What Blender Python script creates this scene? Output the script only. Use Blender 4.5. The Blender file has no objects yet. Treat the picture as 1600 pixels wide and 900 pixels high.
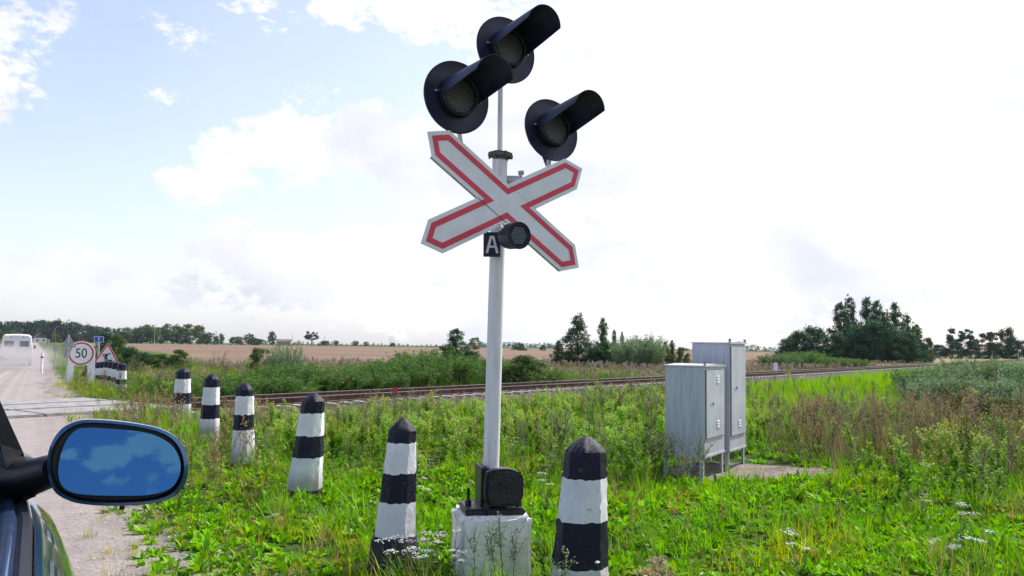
import bpy, math, random
import numpy as np
from mathutils import Vector, Matrix

R_ = math.radians
SC = bpy.context.scene
COL = SC.collection

# ------------------------------------------------------------------ camera
F_PX = 1300.0
EYE = Vector((0, 0, 1.5))
PITCH = math.atan(91.5 / F_PX)
cam_d = bpy.data.cameras.new('camera')
cam_d.sensor_width = 36
cam_d.lens = 36 * F_PX / 1600
cam_d.clip_start = 0.02
cam_d.clip_end = 8000
cam = bpy.data.objects.new('camera', cam_d)
COL.objects.link(cam)
ROT = Matrix.Rotation(math.pi / 2 + PITCH, 3, 'X') @ Matrix.Rotation(R_(0.8), 3, 'Z')
cam.matrix_world = Matrix.Translation(EYE) @ ROT.to_4x4()
SC.camera = cam


def ray(px, py):
    return (ROT @ Vector(((px - 800) / F_PX, -(py - 450) / F_PX, -1))).normalized()


def P(px, py, y):
    """point at forward distance y seen at photograph pixel (px, py)"""
    d = ray(px, py)
    return EYE + d * (y / d.y)


# ------------------------------------------------------------------ world, sun, exposure
SUN_AZ, SUN_EL = 48.0, 46.0            # degrees right of the view direction, elevation
world = bpy.data.worlds.new('World')
SC.world = world
world.use_nodes = True
WN, WL = world.node_tree.nodes, world.node_tree.links
WN.clear()


def wn(t, **k):
    n = WN.new(t)
    for a, b in k.items():
        setattr(n, a, b)
    return n


def wmath(op, a, b=None, c=None):
    n = wn('ShaderNodeMath', operation=op)
    for i, v in enumerate((a, b, c)):
        if v is None:
            continue
        if isinstance(v, (int, float)):
            n.inputs[i].default_value = v
        else:
            WL.new(v, n.inputs[i])
    return n.outputs[0]


w_out = wn('ShaderNodeOutputWorld')
w_bg = wn('ShaderNodeBackground')
w_bg.inputs['Strength'].default_value = 0.12
WL.new(w_bg.outputs[0], w_out.inputs[0])
sky = wn('ShaderNodeTexSky', sky_type='NISHITA', sun_disc=False)
sky.sun_elevation = R_(SUN_EL)
sky.sun_rotation = R_(SUN_AZ)
sky.air_density = 1.0
sky.dust_density = 1.5
sky.ozone_density = 1.2
tc = wn('ShaderNodeTexCoord')
dirv = tc.outputs['Generated']


def wnoise(scale, detail, vec, rough=0.55, dist=0.0):
    n = wn('ShaderNodeTexNoise')
    n.inputs['Scale'].default_value = scale
    n.inputs['Detail'].default_value = detail
    n.inputs['Roughness'].default_value = rough
    n.inputs['Distortion'].default_value = dist
    WL.new(vec, n.inputs['Vector'])
    return n.outputs['Fac']


# squash the direction vertically so that clouds read wider than tall
mp = wn('ShaderNodeMapping')
mp.inputs['Scale'].default_value = (1, 1, 1.7)
WL.new(dirv, mp.inputs[0])
cvec = mp.outputs[0]
n_big = wnoise(2.3, 3, cvec, .5)
n_det = wnoise(6.5, 12, cvec, .66, .2)
# cloud banks: (pixel x, pixel y, radius, weight) measured on the photograph's sky
BANKS = [(-40, 30, .10, 1), (-60, 110, .085, 1), (310, 50, .038, .55), (262, 160, .02, .4), (430, 25, .06, 1), (520, 0, .085, 1), (650, -10, .11, 1),
         (290, 290, .055, 1), (360, 230, .075, 1), (470, 230, .105, 1), (590, 215, .12, 1.05), (700, 300, .16, 1.05), (880, 200, .22, 1.1),
         (350, 390, .075, .95), (460, 420, .09, 1), (560, 400, .09, 1), (60, 430, .10, .95), (150, 420, .065, .95), (300, 440, .06, .85),
         (1100, 100, .33, 1.1), (1350, 300, .40, 1.2), (1100, 420, .28, 1.1), (750, 460, .16, .9)]
BANK3 = [(ray(bx, by), br, bw) for bx, by, br, bw in BANKS]
# a few small cumulus behind the viewer (the wing mirror shows them)
_b = Vector((.431, -.844, .319)).normalized()
_r = Vector((0, 0, 1)).cross(_b).normalized()
for ox, oz, br, bw in ((.0, .006, .026, .85), (.02, .014, .024, .85), (-.018, .0, .022, .8), (.04, .022, .026, .8), (-.048, .012, .014, .7), (.002, -.02, .022, .7), (.05, .002, .016, .6), (.12, .06, .06, .8), (-.18, 0, .07, .9), (-.12, -.09, .05, .9)):
    BANK3.append((_b + _r * ox + Vector((0, 0, oz)), br, bw))
cov = None
for c, br, bw in BANK3:
    vs = wn('ShaderNodeVectorMath', operation='DISTANCE')
    WL.new(cvec, vs.inputs[0])
    vs.inputs[1].default_value = (c.x, c.y, c.z * 1.7)
    mr = wmath('MULTIPLY_ADD', vs.outputs['Value'], -bw / br, bw)      # 1 in the middle, 0 at the radius
    cov = mr if cov is None else wmath('SMOOTH_MAX', cov, mr, .12)
sep = wn('ShaderNodeSeparateXYZ')
WL.new(dirv, sep.inputs[0])
# the rest of the sky (behind and to the sides) has scattered cumulus of its own
back = wmath('MULTIPLY_ADD', sep.outputs['Y'], -2.0, 0.2)
back = wmath('MINIMUM', back, 1.0)
gen = wmath('ADD', wmath('MULTIPLY_ADD', n_big, 3.4, -1.9), wmath('MULTIPLY_ADD', back, 1.0, -1.0))
right = wmath('MULTIPLY_ADD', sep.outputs['X'], 2.2, -.9)
cov = wmath('MAXIMUM', cov, wmath('MAXIMUM', gen, right))
n_fine = wnoise(24.0, 8, cvec, .62, .1)
dens = wmath('ADD', wmath('ADD', wmath('MULTIPLY', wmath('MINIMUM', cov, .74), 1.0), wmath('MULTIPLY_ADD', n_det, 3.6, -1.93)), wmath('ADD', wmath('MULTIPLY_ADD', n_fine, .9, -.45), wmath('MULTIPLY_ADD', wnoise(75.0, 4, cvec, .6), .9, -.45)))
mrn = wn('ShaderNodeMapRange', interpolation_type='SMOOTHSTEP')
mrn.inputs['From Min'].default_value = 0.0
mrn.inputs['From Max'].default_value = 0.40
WL.new(dens, mrn.inputs['Value'])
mask = mrn.outputs[0]
# thin veil between the clouds, stronger towards the horizon and towards the sun
veil = wmath('POWER', wmath('SUBTRACT', 1.0, wmath('MAXIMUM', sep.outputs['Z'], 0)), 3.0)
n_veil = wnoise(1.4, 5, cvec, .6)
veil = wmath('ADD', wmath('MULTIPLY', veil, .42), wmath('MULTIPLY_ADD', n_veil, .8, -.28))
veil = wmath('MULTIPLY', wmath('MINIMUM', wmath('MAXIMUM', veil, 0.05), .95), wmath('MAXIMUM', wmath('MINIMUM', wmath('MULTIPLY_ADD', sep.outputs['Y'], 1.5, .6), 1.0), .12))
# cloud brightness: tops bright, thick bellies a touch grey, brighter towards the sun
off = wn('ShaderNodeVectorMath', operation='ADD')
WL.new(cvec, off.inputs[0])
off.inputs[1].default_value = (0.03, 0.0, 0.07)
n_off = wnoise(6.0, 5, off.outputs[0], .55, .15)
n_b2 = wnoise(3.2, 6, off.outputs[0], .6, .3)
belly = wmath('ADD', wmath('MULTIPLY', wmath('SUBTRACT', n_off, .45), 2.6), wmath('MULTIPLY', wmath('SUBTRACT', n_b2, .47), 3.0))
belly = wmath('MINIMUM', wmath('MAXIMUM', belly, 0), 1)
ccol = wn('ShaderNodeMixRGB')
WL.new(belly, ccol.inputs[0])
ccol.inputs[1].default_value = (4.55, 4.58, 4.72, 1)
ccol.inputs[2].default_value = (3.45, 3.58, 3.95, 1)
sund = Vector((math.sin(R_(SUN_AZ)) * math.cos(R_(SUN_EL)), math.cos(R_(SUN_AZ)) * math.cos(R_(SUN_EL)), math.sin(R_(SUN_EL))))
dt = wn('ShaderNodeVectorMath', operation='DOT_PRODUCT')
WL.new(dirv, dt.inputs[0])
dt.inputs[1].default_value = sund
glow = wmath('POWER', wmath('MAXIMUM', dt.outputs['Value'], 0), 3.0)
glow = wmath('MULTIPLY_ADD', glow, .34, 1.0)
# clouds on the side away from the sun are darker
glow = wmath('MULTIPLY', glow, wmath('MINIMUM', wmath('MULTIPLY_ADD', dt.outputs['Value'], .35, .97), 1.0))
cb = wn('ShaderNodeVectorMath', operation='SCALE')
WL.new(ccol.outputs[0], cb.inputs[0])
WL.new(glow, cb.inputs['Scale'])
skymul = wn('ShaderNodeVectorMath', operation='MULTIPLY')
WL.new(sky.outputs[0], skymul.inputs[0])
skymul.inputs[1].default_value = (1.08, .99, 1.05)
smix = wn('ShaderNodeMixRGB')
vmix = wn('ShaderNodeMixRGB')
WL.new(veil, vmix.inputs[0])
WL.new(skymul.outputs[0], vmix.inputs[1])
vc = wn('ShaderNodeVectorMath', operation='SCALE')
vc.inputs[0].default_value = (4.1, 4.4, 4.95)
WL.new(glow, vc.inputs['Scale'])
WL.new(vc.outputs[0], vmix.inputs[2])
WL.new(mask, smix.inputs[0])
WL.new(vmix.outputs[0], smix.inputs[1])
WL.new(cb.outputs[0], smix.inputs[2])
WL.new(smix.outputs[0], w_bg.inputs['Color'])

sl = bpy.data.lights.new('sun', 'SUN')
sl.energy = 3.3
sl.angle = R_(0.9)
sl.color = (1.0, .95, .87)
sun = bpy.data.objects.new('sun', sl)
COL.objects.link(sun)
sun.rotation_euler = sund.to_track_quat('Z', 'Y').to_euler()
SC.view_settings.view_transform = 'Standard'
SC.view_settings.look = 'None'
SC.view_settings.gamma = 1
SC.view_settings.exposure = 0.92

# ------------------------------------------------------------------ materials
MATS = {}


class NT:
    def __init__(s, name):
        s.m = bpy.data.materials.new(name)
        s.m.use_nodes = True
        s.t = s.m.node_tree
        s.t.nodes.clear()
        s.out = s.t.nodes.new('ShaderNodeOutputMaterial')

    def n(s, t, ins=None, **k):
        nd = s.t.nodes.new(t)
        for a, b in k.items():
            setattr(nd, a, b)
        for a, b in (ins or {}).items():
            if isinstance(b, bpy.types.NodeSocket):
                s.t.links.new(b, nd.inputs[a])
            else:
                nd.inputs[a].default_value = b
        return nd

    def math(s, op, *v):
        return s.n('ShaderNodeMath', dict(enumerate(v)), operation=op).outputs[0]

    def pos(s):
        return s.n('ShaderNodeNewGeometry').outputs['Position']

    def obj(s):
        return s.n('ShaderNodeTexCoord').outputs['Object']

    def noise(s, scale, detail=4, vec=None, rough=.55, dist=0.0):
        i = {'Scale': scale, 'Detail': detail, 'Roughness': rough, 'Distortion': dist}
        if vec is not None:
            i['Vector'] = vec
        return s.n('ShaderNodeTexNoise', i).outputs['Fac']

    def mapr(s, v, a, b, c=0.0, d=1.0):
        return s.n('ShaderNodeMapRange', {'Value': v, 'From Min': a, 'From Max': b, 'To Min': c, 'To Max': d}, interpolation_type='SMOOTHSTEP').outputs[0]

    def mix(s, f, a, b):
        def c(x):
            return (*x, 1) if isinstance(x, tuple) and len(x) == 3 else x
        return s.n('ShaderNodeMixRGB', {0: f, 1: c(a), 2: c(b)}).outputs[0]

    def bsdf(s, col, rough=.6, metal=0.0, bump=None, bstr=.3, bdist=.01, spec=.5, coat=0.0):
        i = {'Base Color': (*col, 1) if isinstance(col, tuple) and len(col) == 3 else col, 'Roughness': rough, 'Metallic': metal, 'Specular IOR Level': spec, 'Coat Weight': coat}
        if bump is not None:
            i['Normal'] = s.n('ShaderNodeBump', {'Height': bump, 'Strength': bstr, 'Distance': bdist}).outputs[0]
        b = s.n('ShaderNodeBsdfPrincipled', i)
        s.t.links.new(b.outputs[0], s.out.inputs[0])
        return b


def simple(name, col, rough=.5, metal=0.0, var=.12, nscale=8, bstr=.15, spec=.5, coat=0.0, bdist=.004):
    if name in MATS:
        return MATS[name]
    t = NT(name)
    o = t.obj()
    f = t.noise(nscale, 6, o)
    dark = tuple(c * (1 - var * 1.6) for c in col)
    lite = tuple(min(1, c * (1 + var)) for c in col)
    c = t.mix(t.mapr(f, .3, .7), dark, lite)
    t.bsdf(c, rough, metal, t.noise(nscale * 5, 5, o), bstr, bdist, spec, coat)
    MATS[name] = t.m
    return t.m


def mat_leaf(name, trans=.35, gloss=.06):
    t = NT(name)
    a = t.n('ShaderNodeAttribute', attribute_name='col').outputs['Color']
    d = t.n('ShaderNodeBsdfDiffuse', {'Color': a})
    tcol = t.n('ShaderNodeHueSaturation', {'Hue': .495, 'Saturation': 1.1, 'Value': 1.3, 'Color': a}).outputs[0]
    tr = t.n('ShaderNodeBsdfTranslucent', {'Color': tcol})
    g = t.n('ShaderNodeBsdfGlossy', {'Color': (1, 1, 1, 1), 'Roughness': .45})
    m1 = t.n('ShaderNodeMixShader', {0: trans, 1: d.outputs[0], 2: tr.outputs[0]})
    m2 = t.n('ShaderNodeMixShader', {0: gloss, 1: m1.outputs[0], 2: g.outputs[0]})
    t.t.links.new(m2.outputs[0], t.out.inputs[0])
    return t.m


M_LEAF = mat_leaf('leaf', .36, .010)
M_TREELEAF = mat_leaf('tree_leaf', .25, .01)
M_DRY = mat_leaf('dry_plant', .2, .0)
M_BARK = simple('bark', (.09, .07, .055), .9, nscale=14, bstr=.6)
M_WHITE = simple('white_paint', (.84, .84, .85), .55, nscale=6, var=.05)


def mat_white_pole():
    t = NT('pole_paint')
    o = t.obj()
    st = t.n('ShaderNodeMapping', {'Vector': o, 'Scale': (14, 14, 1.2)}).outputs[0]
    a = t.mapr(t.noise(2.0, 6, st), .35, .75)
    c = t.mix(a, (.72, .71, .74), (.56, .55, .57))
    sp = t.mapr(t.noise(30, 3, o), .68, .74)
    c = t.mix(t.math('MULTIPLY', sp, .6), c, (.22, .19, .17))
    t.bsdf(c, .5, 0, t.noise(60, 4, o), .15, .003)
    return t.m


M_POLE = mat_white_pole()


def mat_chip(name, col, under, thr=.66, rough=.6, bstr=.6, scale=26):
    """brushed masonry paint: lumpy, with chips that show the concrete"""
    t = NT(name)
    o = t.obj()
    n1 = t.noise(scale, 6, o, .65)
    n2 = t.noise(4, 3, o)
    c = t.mix(t.mapr(n2, .3, .7), tuple(x * .82 for x in col), col)
    zz = t.n('ShaderNodeSeparateXYZ', {0: o}).outputs['Z']
    dirt = t.math('MULTIPLY', t.mapr(t.math('ADD', zz, t.math('MULTIPLY', n2, -.35)), -.15, .12, 1.0, 0.0), .7)
    c = t.mix(t.math('MULTIPLY', dirt, 1.0 if col[0] > .3 else .3), c, (.20, .18, .14))
    st = t.n('ShaderNodeMapping', {'Vector': o, 'Scale': (22, 22, 2.0)}).outputs[0]
    c = t.mix(t.math('MULTIPLY', t.mapr(t.noise(1.5, 5, st), .55, .75), .30 if col[0] > .3 else .12), c, under)
    chip = t.mapr(t.math('ADD', n1, t.math('MULTIPLY', n2, .12)), thr, thr + .03)
    c = t.mix(chip, c, under)
    t.bsdf(c, rough, 0, t.noise(scale * 1.6, 7, o, .7), bstr, .012, .22)
    return t.m


M_BW = mat_chip('bollard_white', (.76, .76, .80), (.34, .32, .29), .70, .7, .5)
M_BB = mat_chip('bollard_black', (.009, .010, .028), (.10, .10, .11), .72, .42, 1.0, 20)


def mat_concrete(name='concrete', col=(.50, .48, .45), dirt=(.24, .20, .15)):
    t = NT(name)
    o = t.obj() if 'slab' not in name else t.pos()
    n1 = t.noise(3.5, 7, o, .62)
    z = t.n('ShaderNodeSeparateXYZ', {0: o}).outputs['Z']
    c = t.mix(t.mapr(n1, .42, .68), col, dirt)
    n2 = t.noise(38, 5, o)
    c = t.mix(t.mapr(n2, .6, .72), c, tuple(x * .5 for x in col))
    t.bsdf(c, .88, 0, t.noise(22, 8, o, .7), .7, .02)
    return t.m


M_CONC = mat_concrete('block_concrete', (.86, .85, .84), (.60, .56, .50))
M_SLAB = mat_concrete('slab_concrete', (.32, .31, .305), (.20, .19, .175))
M_SLEEPER = mat_concrete('sleeper_concrete', (.52, .48, .45), (.18, .15, .13))
M_NAVY = simple('signal_black', (.009, .013, .042), .48, nscale=7, var=.45, bstr=.08, spec=.42)
M_IRON = simple('painted_iron', (.006, .007, .013), .30, nscale=14, var=.3, bstr=.9, bdist=.012)
M_HOLE = simple('dark_inside', (.004, .004, .006), .9)
M_GALV = simple('galvanised', (.42, .43, .45), .5, .6)
M_GREY = simple('sign_back', (.34, .35, .40), .6)
M_RED = simple('sign_red', (.60, .025, .065), .45, var=.06)
M_SIGNW = simple('sign_white', (.66, .68, .71), .45, var=.04)
M_BLUE = simple('sign_blue', (.02, .06, .42), .45, var=.05)
M_BLACK = simple('sign_black', (.012, .012, .015), .5)
M_LETTER = simple('letter_paint', (.7, .7, .7), .6)


def mat_lens():
    t = NT('lens_glass')
    o = t.obj()
    w = t.n('ShaderNodeTexWave', {'Vector': o, 'Scale': 22.0, 'Distortion': .3}, bands_direction='Z').outputs['Fac']
    c = t.mix(w, (.02, .019, .03), (.22, .20, .25))
    t.bsdf(c, .16, 0, w, .5, .01, .8)
    return t.m


M_LENS = mat_lens()


def mat_moss():
    t = NT('old_cap')
    o = t.obj()
    c = t.mix(t.mapr(t.noise(40, 4, o), .4, .6), (.16, .15, .13), (.05, .055, .04))
    t.bsdf(c, .95, 0, t.noise(60, 6, o), 1.0, .02)
    return t.m


M_CAP = mat_moss()


def mat_rail():
    t = NT('rail_side')
    o = t.obj()
    c = t.mix(t.mapr(t.noise(5, 6, o), .35, .65), (.06, .028, .024), (.115, .058, .048))
    t.bsdf(c, .85, 0, t.noise(40, 5, o), .4, .01)
    return t.m


M_RAIL = mat_rail()
M_STEEL = simple('rail_head', (.50, .49, .50), .45, .75, nscale=3)


def mat_cabinet():
    t = NT('cabinet_paint')
    o = t.obj()
    st = t.n('ShaderNodeMapping', {'Vector': o, 'Scale': (16, 16, 1.3)}).outputs[0]
    a = t.mapr(t.noise(1.6, 7, st, .65), .38, .70)
    b = t.mapr(t.noise(2.2, 4, o), .4, .7)
    c = t.mix(a, (.50, .51, .56), (.36, .37, .42))
    c = t.mix(t.math('MULTIPLY', b, .35), c, (.52, .54, .62))
    t.bsdf(c, .5, .05, t.noise(50, 4, st), .12, .003)
    return t.m


M_CAB = mat_cabinet()
M_CABDOOR = simple('cabinet_door_paint', (.48, .51, .56), .45, .05, var=.09, nscale=3, bstr=.05)
M_CABROOF = simple('cabinet_roof', (.50, .52, .56), .4, .2)
M_CARPAINT = simple('car_paint', (.014, .06, .11), .14, .5, var=.05, nscale=2, bstr=.0, coat=1.0)
M_CARBLUE = simple('mirror_paint', (.02, .11, .24), .20, .6, var=.05, nscale=2, bstr=.0, coat=1.0)
M_RUBBER = simple('rubber', (.010, .012, .018), .5, nscale=30)
M_TRIM = simple('window_trim', (.05, .09, .20), .22, .3, nscale=30, bstr=.02, coat=.6)
M_VANW = simple('van_white', (.72, .73, .76), .35, var=.05, nscale=1.5)
M_GLASSD = simple('dark_glass', (.03, .04, .05), .08, .0, spec=.8, bstr=0)
M_TAIL = simple('tail_lamp', (.45, .01, .02), .3)
t = NT('mirror_glass')
t.bsdf((.055, .17, .33), .015, 1.0)
M_MIRROR = t.m


# ------------------------------------------------------------------ mesh helpers
class MB:
    def __init__(s):
        s.v, s.f, s.mi = [], [], []

    def add(s, vs, fs, m=0, xf=None):
        b = len(s.v)
        s.v += [(xf @ Vector(v)) if xf else Vector(v) for v in vs]
        for f in fs:
            s.f.append([b + i for i in f])
            s.mi.append(m)
        return s

    def box(s, c, d, m=0, xf=None, rot=None, bev=0.0):
        x, y, z = d[0] / 2, d[1] / 2, d[2] / 2
        M = Matrix.Translation(Vector(c)) @ (rot.to_4x4() if rot else Matrix())
        if xf:
            M = xf @ M
        if bev <= 0:
            vs = [(sx * x, sy * y, sz * z) for sz in (-1, 1) for sy in (-1, 1) for sx in (-1, 1)]
            fs = [(0, 2, 3, 1), (4, 5, 7, 6), (0, 1, 5, 4), (2, 6, 7, 3), (0, 4, 6, 2), (1, 3, 7, 5)]
            return s.add(vs, fs, m, M)
        import bmesh
        bm = bmesh.new()
        bmesh.ops.create_cube(bm, size=1)
        for v in bm.verts:
            v.co = Vector((v.co.x * d[0], v.co.y * d[1], v.co.z * d[2]))
        bmesh.ops.bevel(bm, geom=bm.edges[:] + bm.verts[:], offset=bev, segments=2, affect='EDGES')
        bm.verts.index_update()
        s.add([v.co.copy() for v in bm.verts], [[v.index for v in f.verts] for f in bm.faces], m, M)
        bm.free()
        return s

    def tube(s, pts, rs, n=12, m=0, cap=True, xf=None):
        pts = [Vector(p) for p in pts]
        if isinstance(rs, (int, float)):
            rs = [rs] * len(pts)
        vs, fs = [], []
        ref = None
        for i, p in enumerate(pts):
            d = (pts[min(i + 1, len(pts) - 1)] - pts[max(i - 1, 0)]).normalized()
            if ref is None:
                ref = Vector((0, 0, 1)) if abs(d.z) < .9 else Vector((1, 0, 0))
            a = d.cross(ref).normalized()
            b = a.cross(d)
            for k in range(n):
                t = 2 * math.pi * k / n
                vs.append(p + (a * math.cos(t) + b * math.sin(t)) * rs[i])
        for i in range(len(pts) - 1):
            for k in range(n):
                k2 = (k + 1) % n
                fs.append((i * n + k, i * n + k2, (i + 1) * n + k2, (i + 1) * n + k))
        if cap:
            fs.append(tuple(range(n))[::-1])
            fs.append(tuple((len(pts) - 1) * n + k for k in range(n)))
        return s.add(vs, fs, m, xf)

    def prism(s, out, z0, z1, m=0, xf=None, mtop=None):
        """2-d outline in the local xy plane, extruded along local z"""
        n = len(out)
        vs = [(p[0], p[1], z0) for p in out] + [(p[0], p[1], z1) for p in out]
        fs = [(i, (i + 1) % n, n + (i + 1) % n, n + i) for i in range(n)]
        s.add(vs, fs, m, xf)
        s.add(vs, [tuple(range(n))[::-1]], m, xf)
        return s.add(vs, [tuple(range(n, 2 * n))], m if mtop is None else mtop, xf)

    def build(s, name, mats, parent=None, smooth=None, frame=None):
        """frame: world matrix of the thing's root; vertices were given in world space"""
        me = bpy.data.meshes.new(name)
        inv = frame.inverted() if frame is not None else None
        me.from_pydata([(inv @ v if inv else v)[:] for v in s.v], [], s.f)
        mats = mats if isinstance(mats, (list, tuple)) else [mats]
        for m in mats:
            me.materials.append(m)
        me.polygons.foreach_set('material_index', s.mi)
        import bmesh
        bm = bmesh.new()
        bm.from_mesh(me)
        bmesh.ops.remove_doubles(bm, verts=bm.verts, dist=1e-5)
        bmesh.ops.recalc_face_normals(bm, faces=bm.faces)
        bm.to_mesh(me)
        bm.free()
        if smooth is not None:
            me.polygons.foreach_set('use_smooth', [True] * len(me.polygons))
            me.set_sharp_from_angle(angle=R_(smooth))
        me.update()
        o = bpy.data.objects.new(name, me)
        COL.objects.link(o)
        o.parent = parent
        return o


def tag(o, label=None, cat=None, group=None, kind=None):
    for k, v in (('label', label), ('category', cat), ('group', group), ('kind', kind)):
        if v:
            o[k] = v
    return o


def empty(name, loc=(0, 0, 0), rz=0.0, label=None, cat=None, group=None):
    o = bpy.data.objects.new(name, None)
    o.empty_display_size = .1
    COL.objects.link(o)
    o.location = loc
    o.rotation_euler = (0, 0, rz)
    return tag(o, label, cat, group)


def copy_tree(o, parent=None):
    c = o.copy()
    COL.objects.link(c)
    c.parent = parent
    for ch in list(o.children):
        copy_tree(ch, c)
    return c


def catmull(pts, n=6):
    out = []
    N = len(pts)
    for i in range(N):
        p0, p1, p2, p3 = [Vector(pts[(i + k) % N]) for k in (-1, 0, 1, 2)]
        for j in range(n):
            t = j / n
            out.append(.5 * ((2 * p1) + (p2 - p0) * t + (2 * p0 - 5 * p1 + 4 * p2 - p3) * t * t + (3 * p1 - p0 - 3 * p2 + p3) * t ** 3))
    return out


def text_mesh(txt, size, name='digits'):
    cu = bpy.data.curves.new(name, 'FONT')
    cu.body = txt
    cu.size = size
    cu.align_x = 'CENTER'
    cu.align_y = 'CENTER'
    cu.extrude = .002
    ob = bpy.data.objects.new(name, cu)
    COL.objects.link(ob)
    dg = bpy.context.evaluated_depsgraph_get()
    me = bpy.data.meshes.new_from_object(ob.evaluated_get(dg))
    vs = [v.co.copy() for v in me.vertices]
    fs = [tuple(p.vertices) for p in me.polygons]
    bpy.data.objects.remove(ob)
    bpy.data.meshes.remove(me)
    bpy.data.curves.remove(cu)
    return vs, fs


# ------------------------------------------------------------------ site layout
U = np.array([-.495, .869])              # along the road
RR = np.array([.869, .495])              # to the right of it
W = np.array([.589, .808])               # along the railway
NV = np.array([-.808, .589])             # across it, away from the viewer
P0 = np.array([-5.4, 24.0])              # a point under the near rail


def road_st(x, y):
    return x * U[0] + y * U[1], x * RR[0] + y * RR[1]


def trk_aq(x, y):
    dx, dy = x - P0[0], y - P0[1]
    return dx * W[0] + dy * W[1], dx * NV[0] + dy * NV[1]


def ss(v, a, b):
    t = np.clip((v - a) / (b - a), 0, 1)
    return t * t * (3 - 2 * t)


def wob(x, y, f=.35, ph=0.0):
    """cheap smooth pseudo noise, about -1..1"""
    return (np.sin(x * f * 2.1 + y * f * 1.3 + ph) + np.sin(x * f * -1.7 + y * f * 2.9 + 1.3 + ph * 2) + .6 * np.sin(x * f * 5.1 - y * f * 3.7 + ph * 3) + .5 * np.sin(x * f * 7.9 + y * f * 8.3 + ph)) / 3.1


def road_z(s):
    return -.42 * np.exp(-((s - 64) / 22.0) ** 2) - .0 * s


def H(x, y):
    x, y = np.asarray(x, float), np.asarray(y, float)
    s, t = road_st(x, y)
    a, q = trk_aq(x, y)
    near = np.clip(1 - np.hypot(x, y) / 400, 0, 1)
    base = -.03 + .045 * wob(x, y, .6) * near
    # land sinks gently towards the ballast, lies lower beyond it
    k = ss(t, 1.2, 5.0)
    low = -.50 * ss(q, -9, -4.2) * (1 - ss(q, 40, 90))
    base = base + k * low
    # ballast bed
    d = np.abs(q - .76)
    bed = -.225 + .012 * wob(x, y, 6)
    base = np.where(d < 3.6, np.maximum(base, bed - .40 * ss(d, 1.15, 3.2)), base)
    # the road
    rz = road_z(s)
    kr = 1 - ss(t, .5, 2.2)
    base = base * (1 - kr) + kr * (rz - .06 * (1 - ss(t, .1, .5)) * (t > -9.5))
    # bank at the right of the road beyond the crossing, ditch between
    bk = ss(s, 34, 42) * (1 - ss(s, 120, 200))
    base = base + bk * (.55 * np.exp(-((t - 7) / 3.0) ** 2) - .35 * np.exp(-((t - 2.8) / 1.2) ** 2))
    return base


def Hf(x, y):
    return float(H(x, y))


# ground: one sheet of rings around the viewer out to the horizon
angs = np.concatenate([np.linspace(-42, 42, 260), np.linspace(44, 316, 90)])
angs = np.radians(angs)
radii = [0.0, .4]
while radii[-1] < 5000:
    radii.append(radii[-1] * 1.022 + .004)
radii = np.array(radii)
gx = np.outer(radii, np.sin(angs))
gy = np.outer(radii, np.cos(angs))
gz = H(gx, gy)
nr, na = gx.shape
gv = np.stack([gx, gy, gz], -1).reshape(-1, 3)
ii, jj = np.meshgrid(np.arange(nr - 1), np.arange(na), indexing='ij')
j2 = (jj + 1) % na
gf = np.stack([ii * na + jj, ii * na + j2, (ii + 1) * na + j2, (ii + 1) * na + jj], -1).reshape(-1, 4)


def np_mesh(name, v, f, mats, col=None, smooth=False, parent=None):
    me = bpy.data.meshes.new(name)
    v = np.ascontiguousarray(v, np.float32)
    f = np.ascontiguousarray(f, np.int32)
    k = f.shape[1]
    me.vertices.add(len(v))
    me.vertices.foreach_set('co', v.ravel())
    me.loops.add(len(f) * k)
    me.loops.foreach_set('vertex_index', f.ravel())
    me.polygons.add(len(f))
    me.polygons.foreach_set('loop_start', np.arange(len(f), dtype=np.int32) * k)
    me.polygons.foreach_set('loop_total', np.full(len(f), k, np.int32))
    if smooth:
        me.polygons.foreach_set('use_smooth', np.ones(len(f), bool))
    if col is not None:
        at = me.attributes.new('col', 'FLOAT_COLOR', 'POINT')
        c4 = np.ones((len(v), 4), np.float32)
        c4[:, :3] = col
        at.data.foreach_set('color', c4.ravel())
    me.update(calc_edges=True)
    me.validate()
    for m in (mats if isinstance(mats, (list, tuple)) else [mats]):
        me.materials.append(m)
    o = bpy.data.objects.new(name, me)
    COL.objects.link(o)
    o.parent = parent
    return o


def gravel_nodes(t, p):
    fine = t.noise(26, 8, p, .7)
    mid = t.noise(2.2, 5, p, .6)
    vor = t.n('ShaderNodeTexVoronoi', {'Vector': p, 'Scale': 24.0})
    c = t.mix(t.mapr(mid, .3, .7), (.25, .215, .20), (.37, .325, .305))
    c = t.mix(t.mapr(fine, .35, .7), c, (.185, .15, .135))
    pot = t.mapr(t.noise(.55, 6, p, .68), .55, .70)
    c = t.mix(t.math('MULTIPLY', pot, .45), c, (.25, .21, .19))
    stone = t.mapr(vor.outputs['Distance'], .0, .28)
    pick = t.n('ShaderNodeSeparateColor', {0: vor.outputs['Color']}).outputs[0]
    sm = t.math('MULTIPLY', t.mapr(t.math('SUBTRACT', 1.0, stone), .2, .5), t.mapr(pick, .66, .72))
    c = t.mix(sm, c, (.50, .47, .45))
    return c, t.math('ADD', fine, t.math('MULTIPLY', sm, .8))


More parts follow.
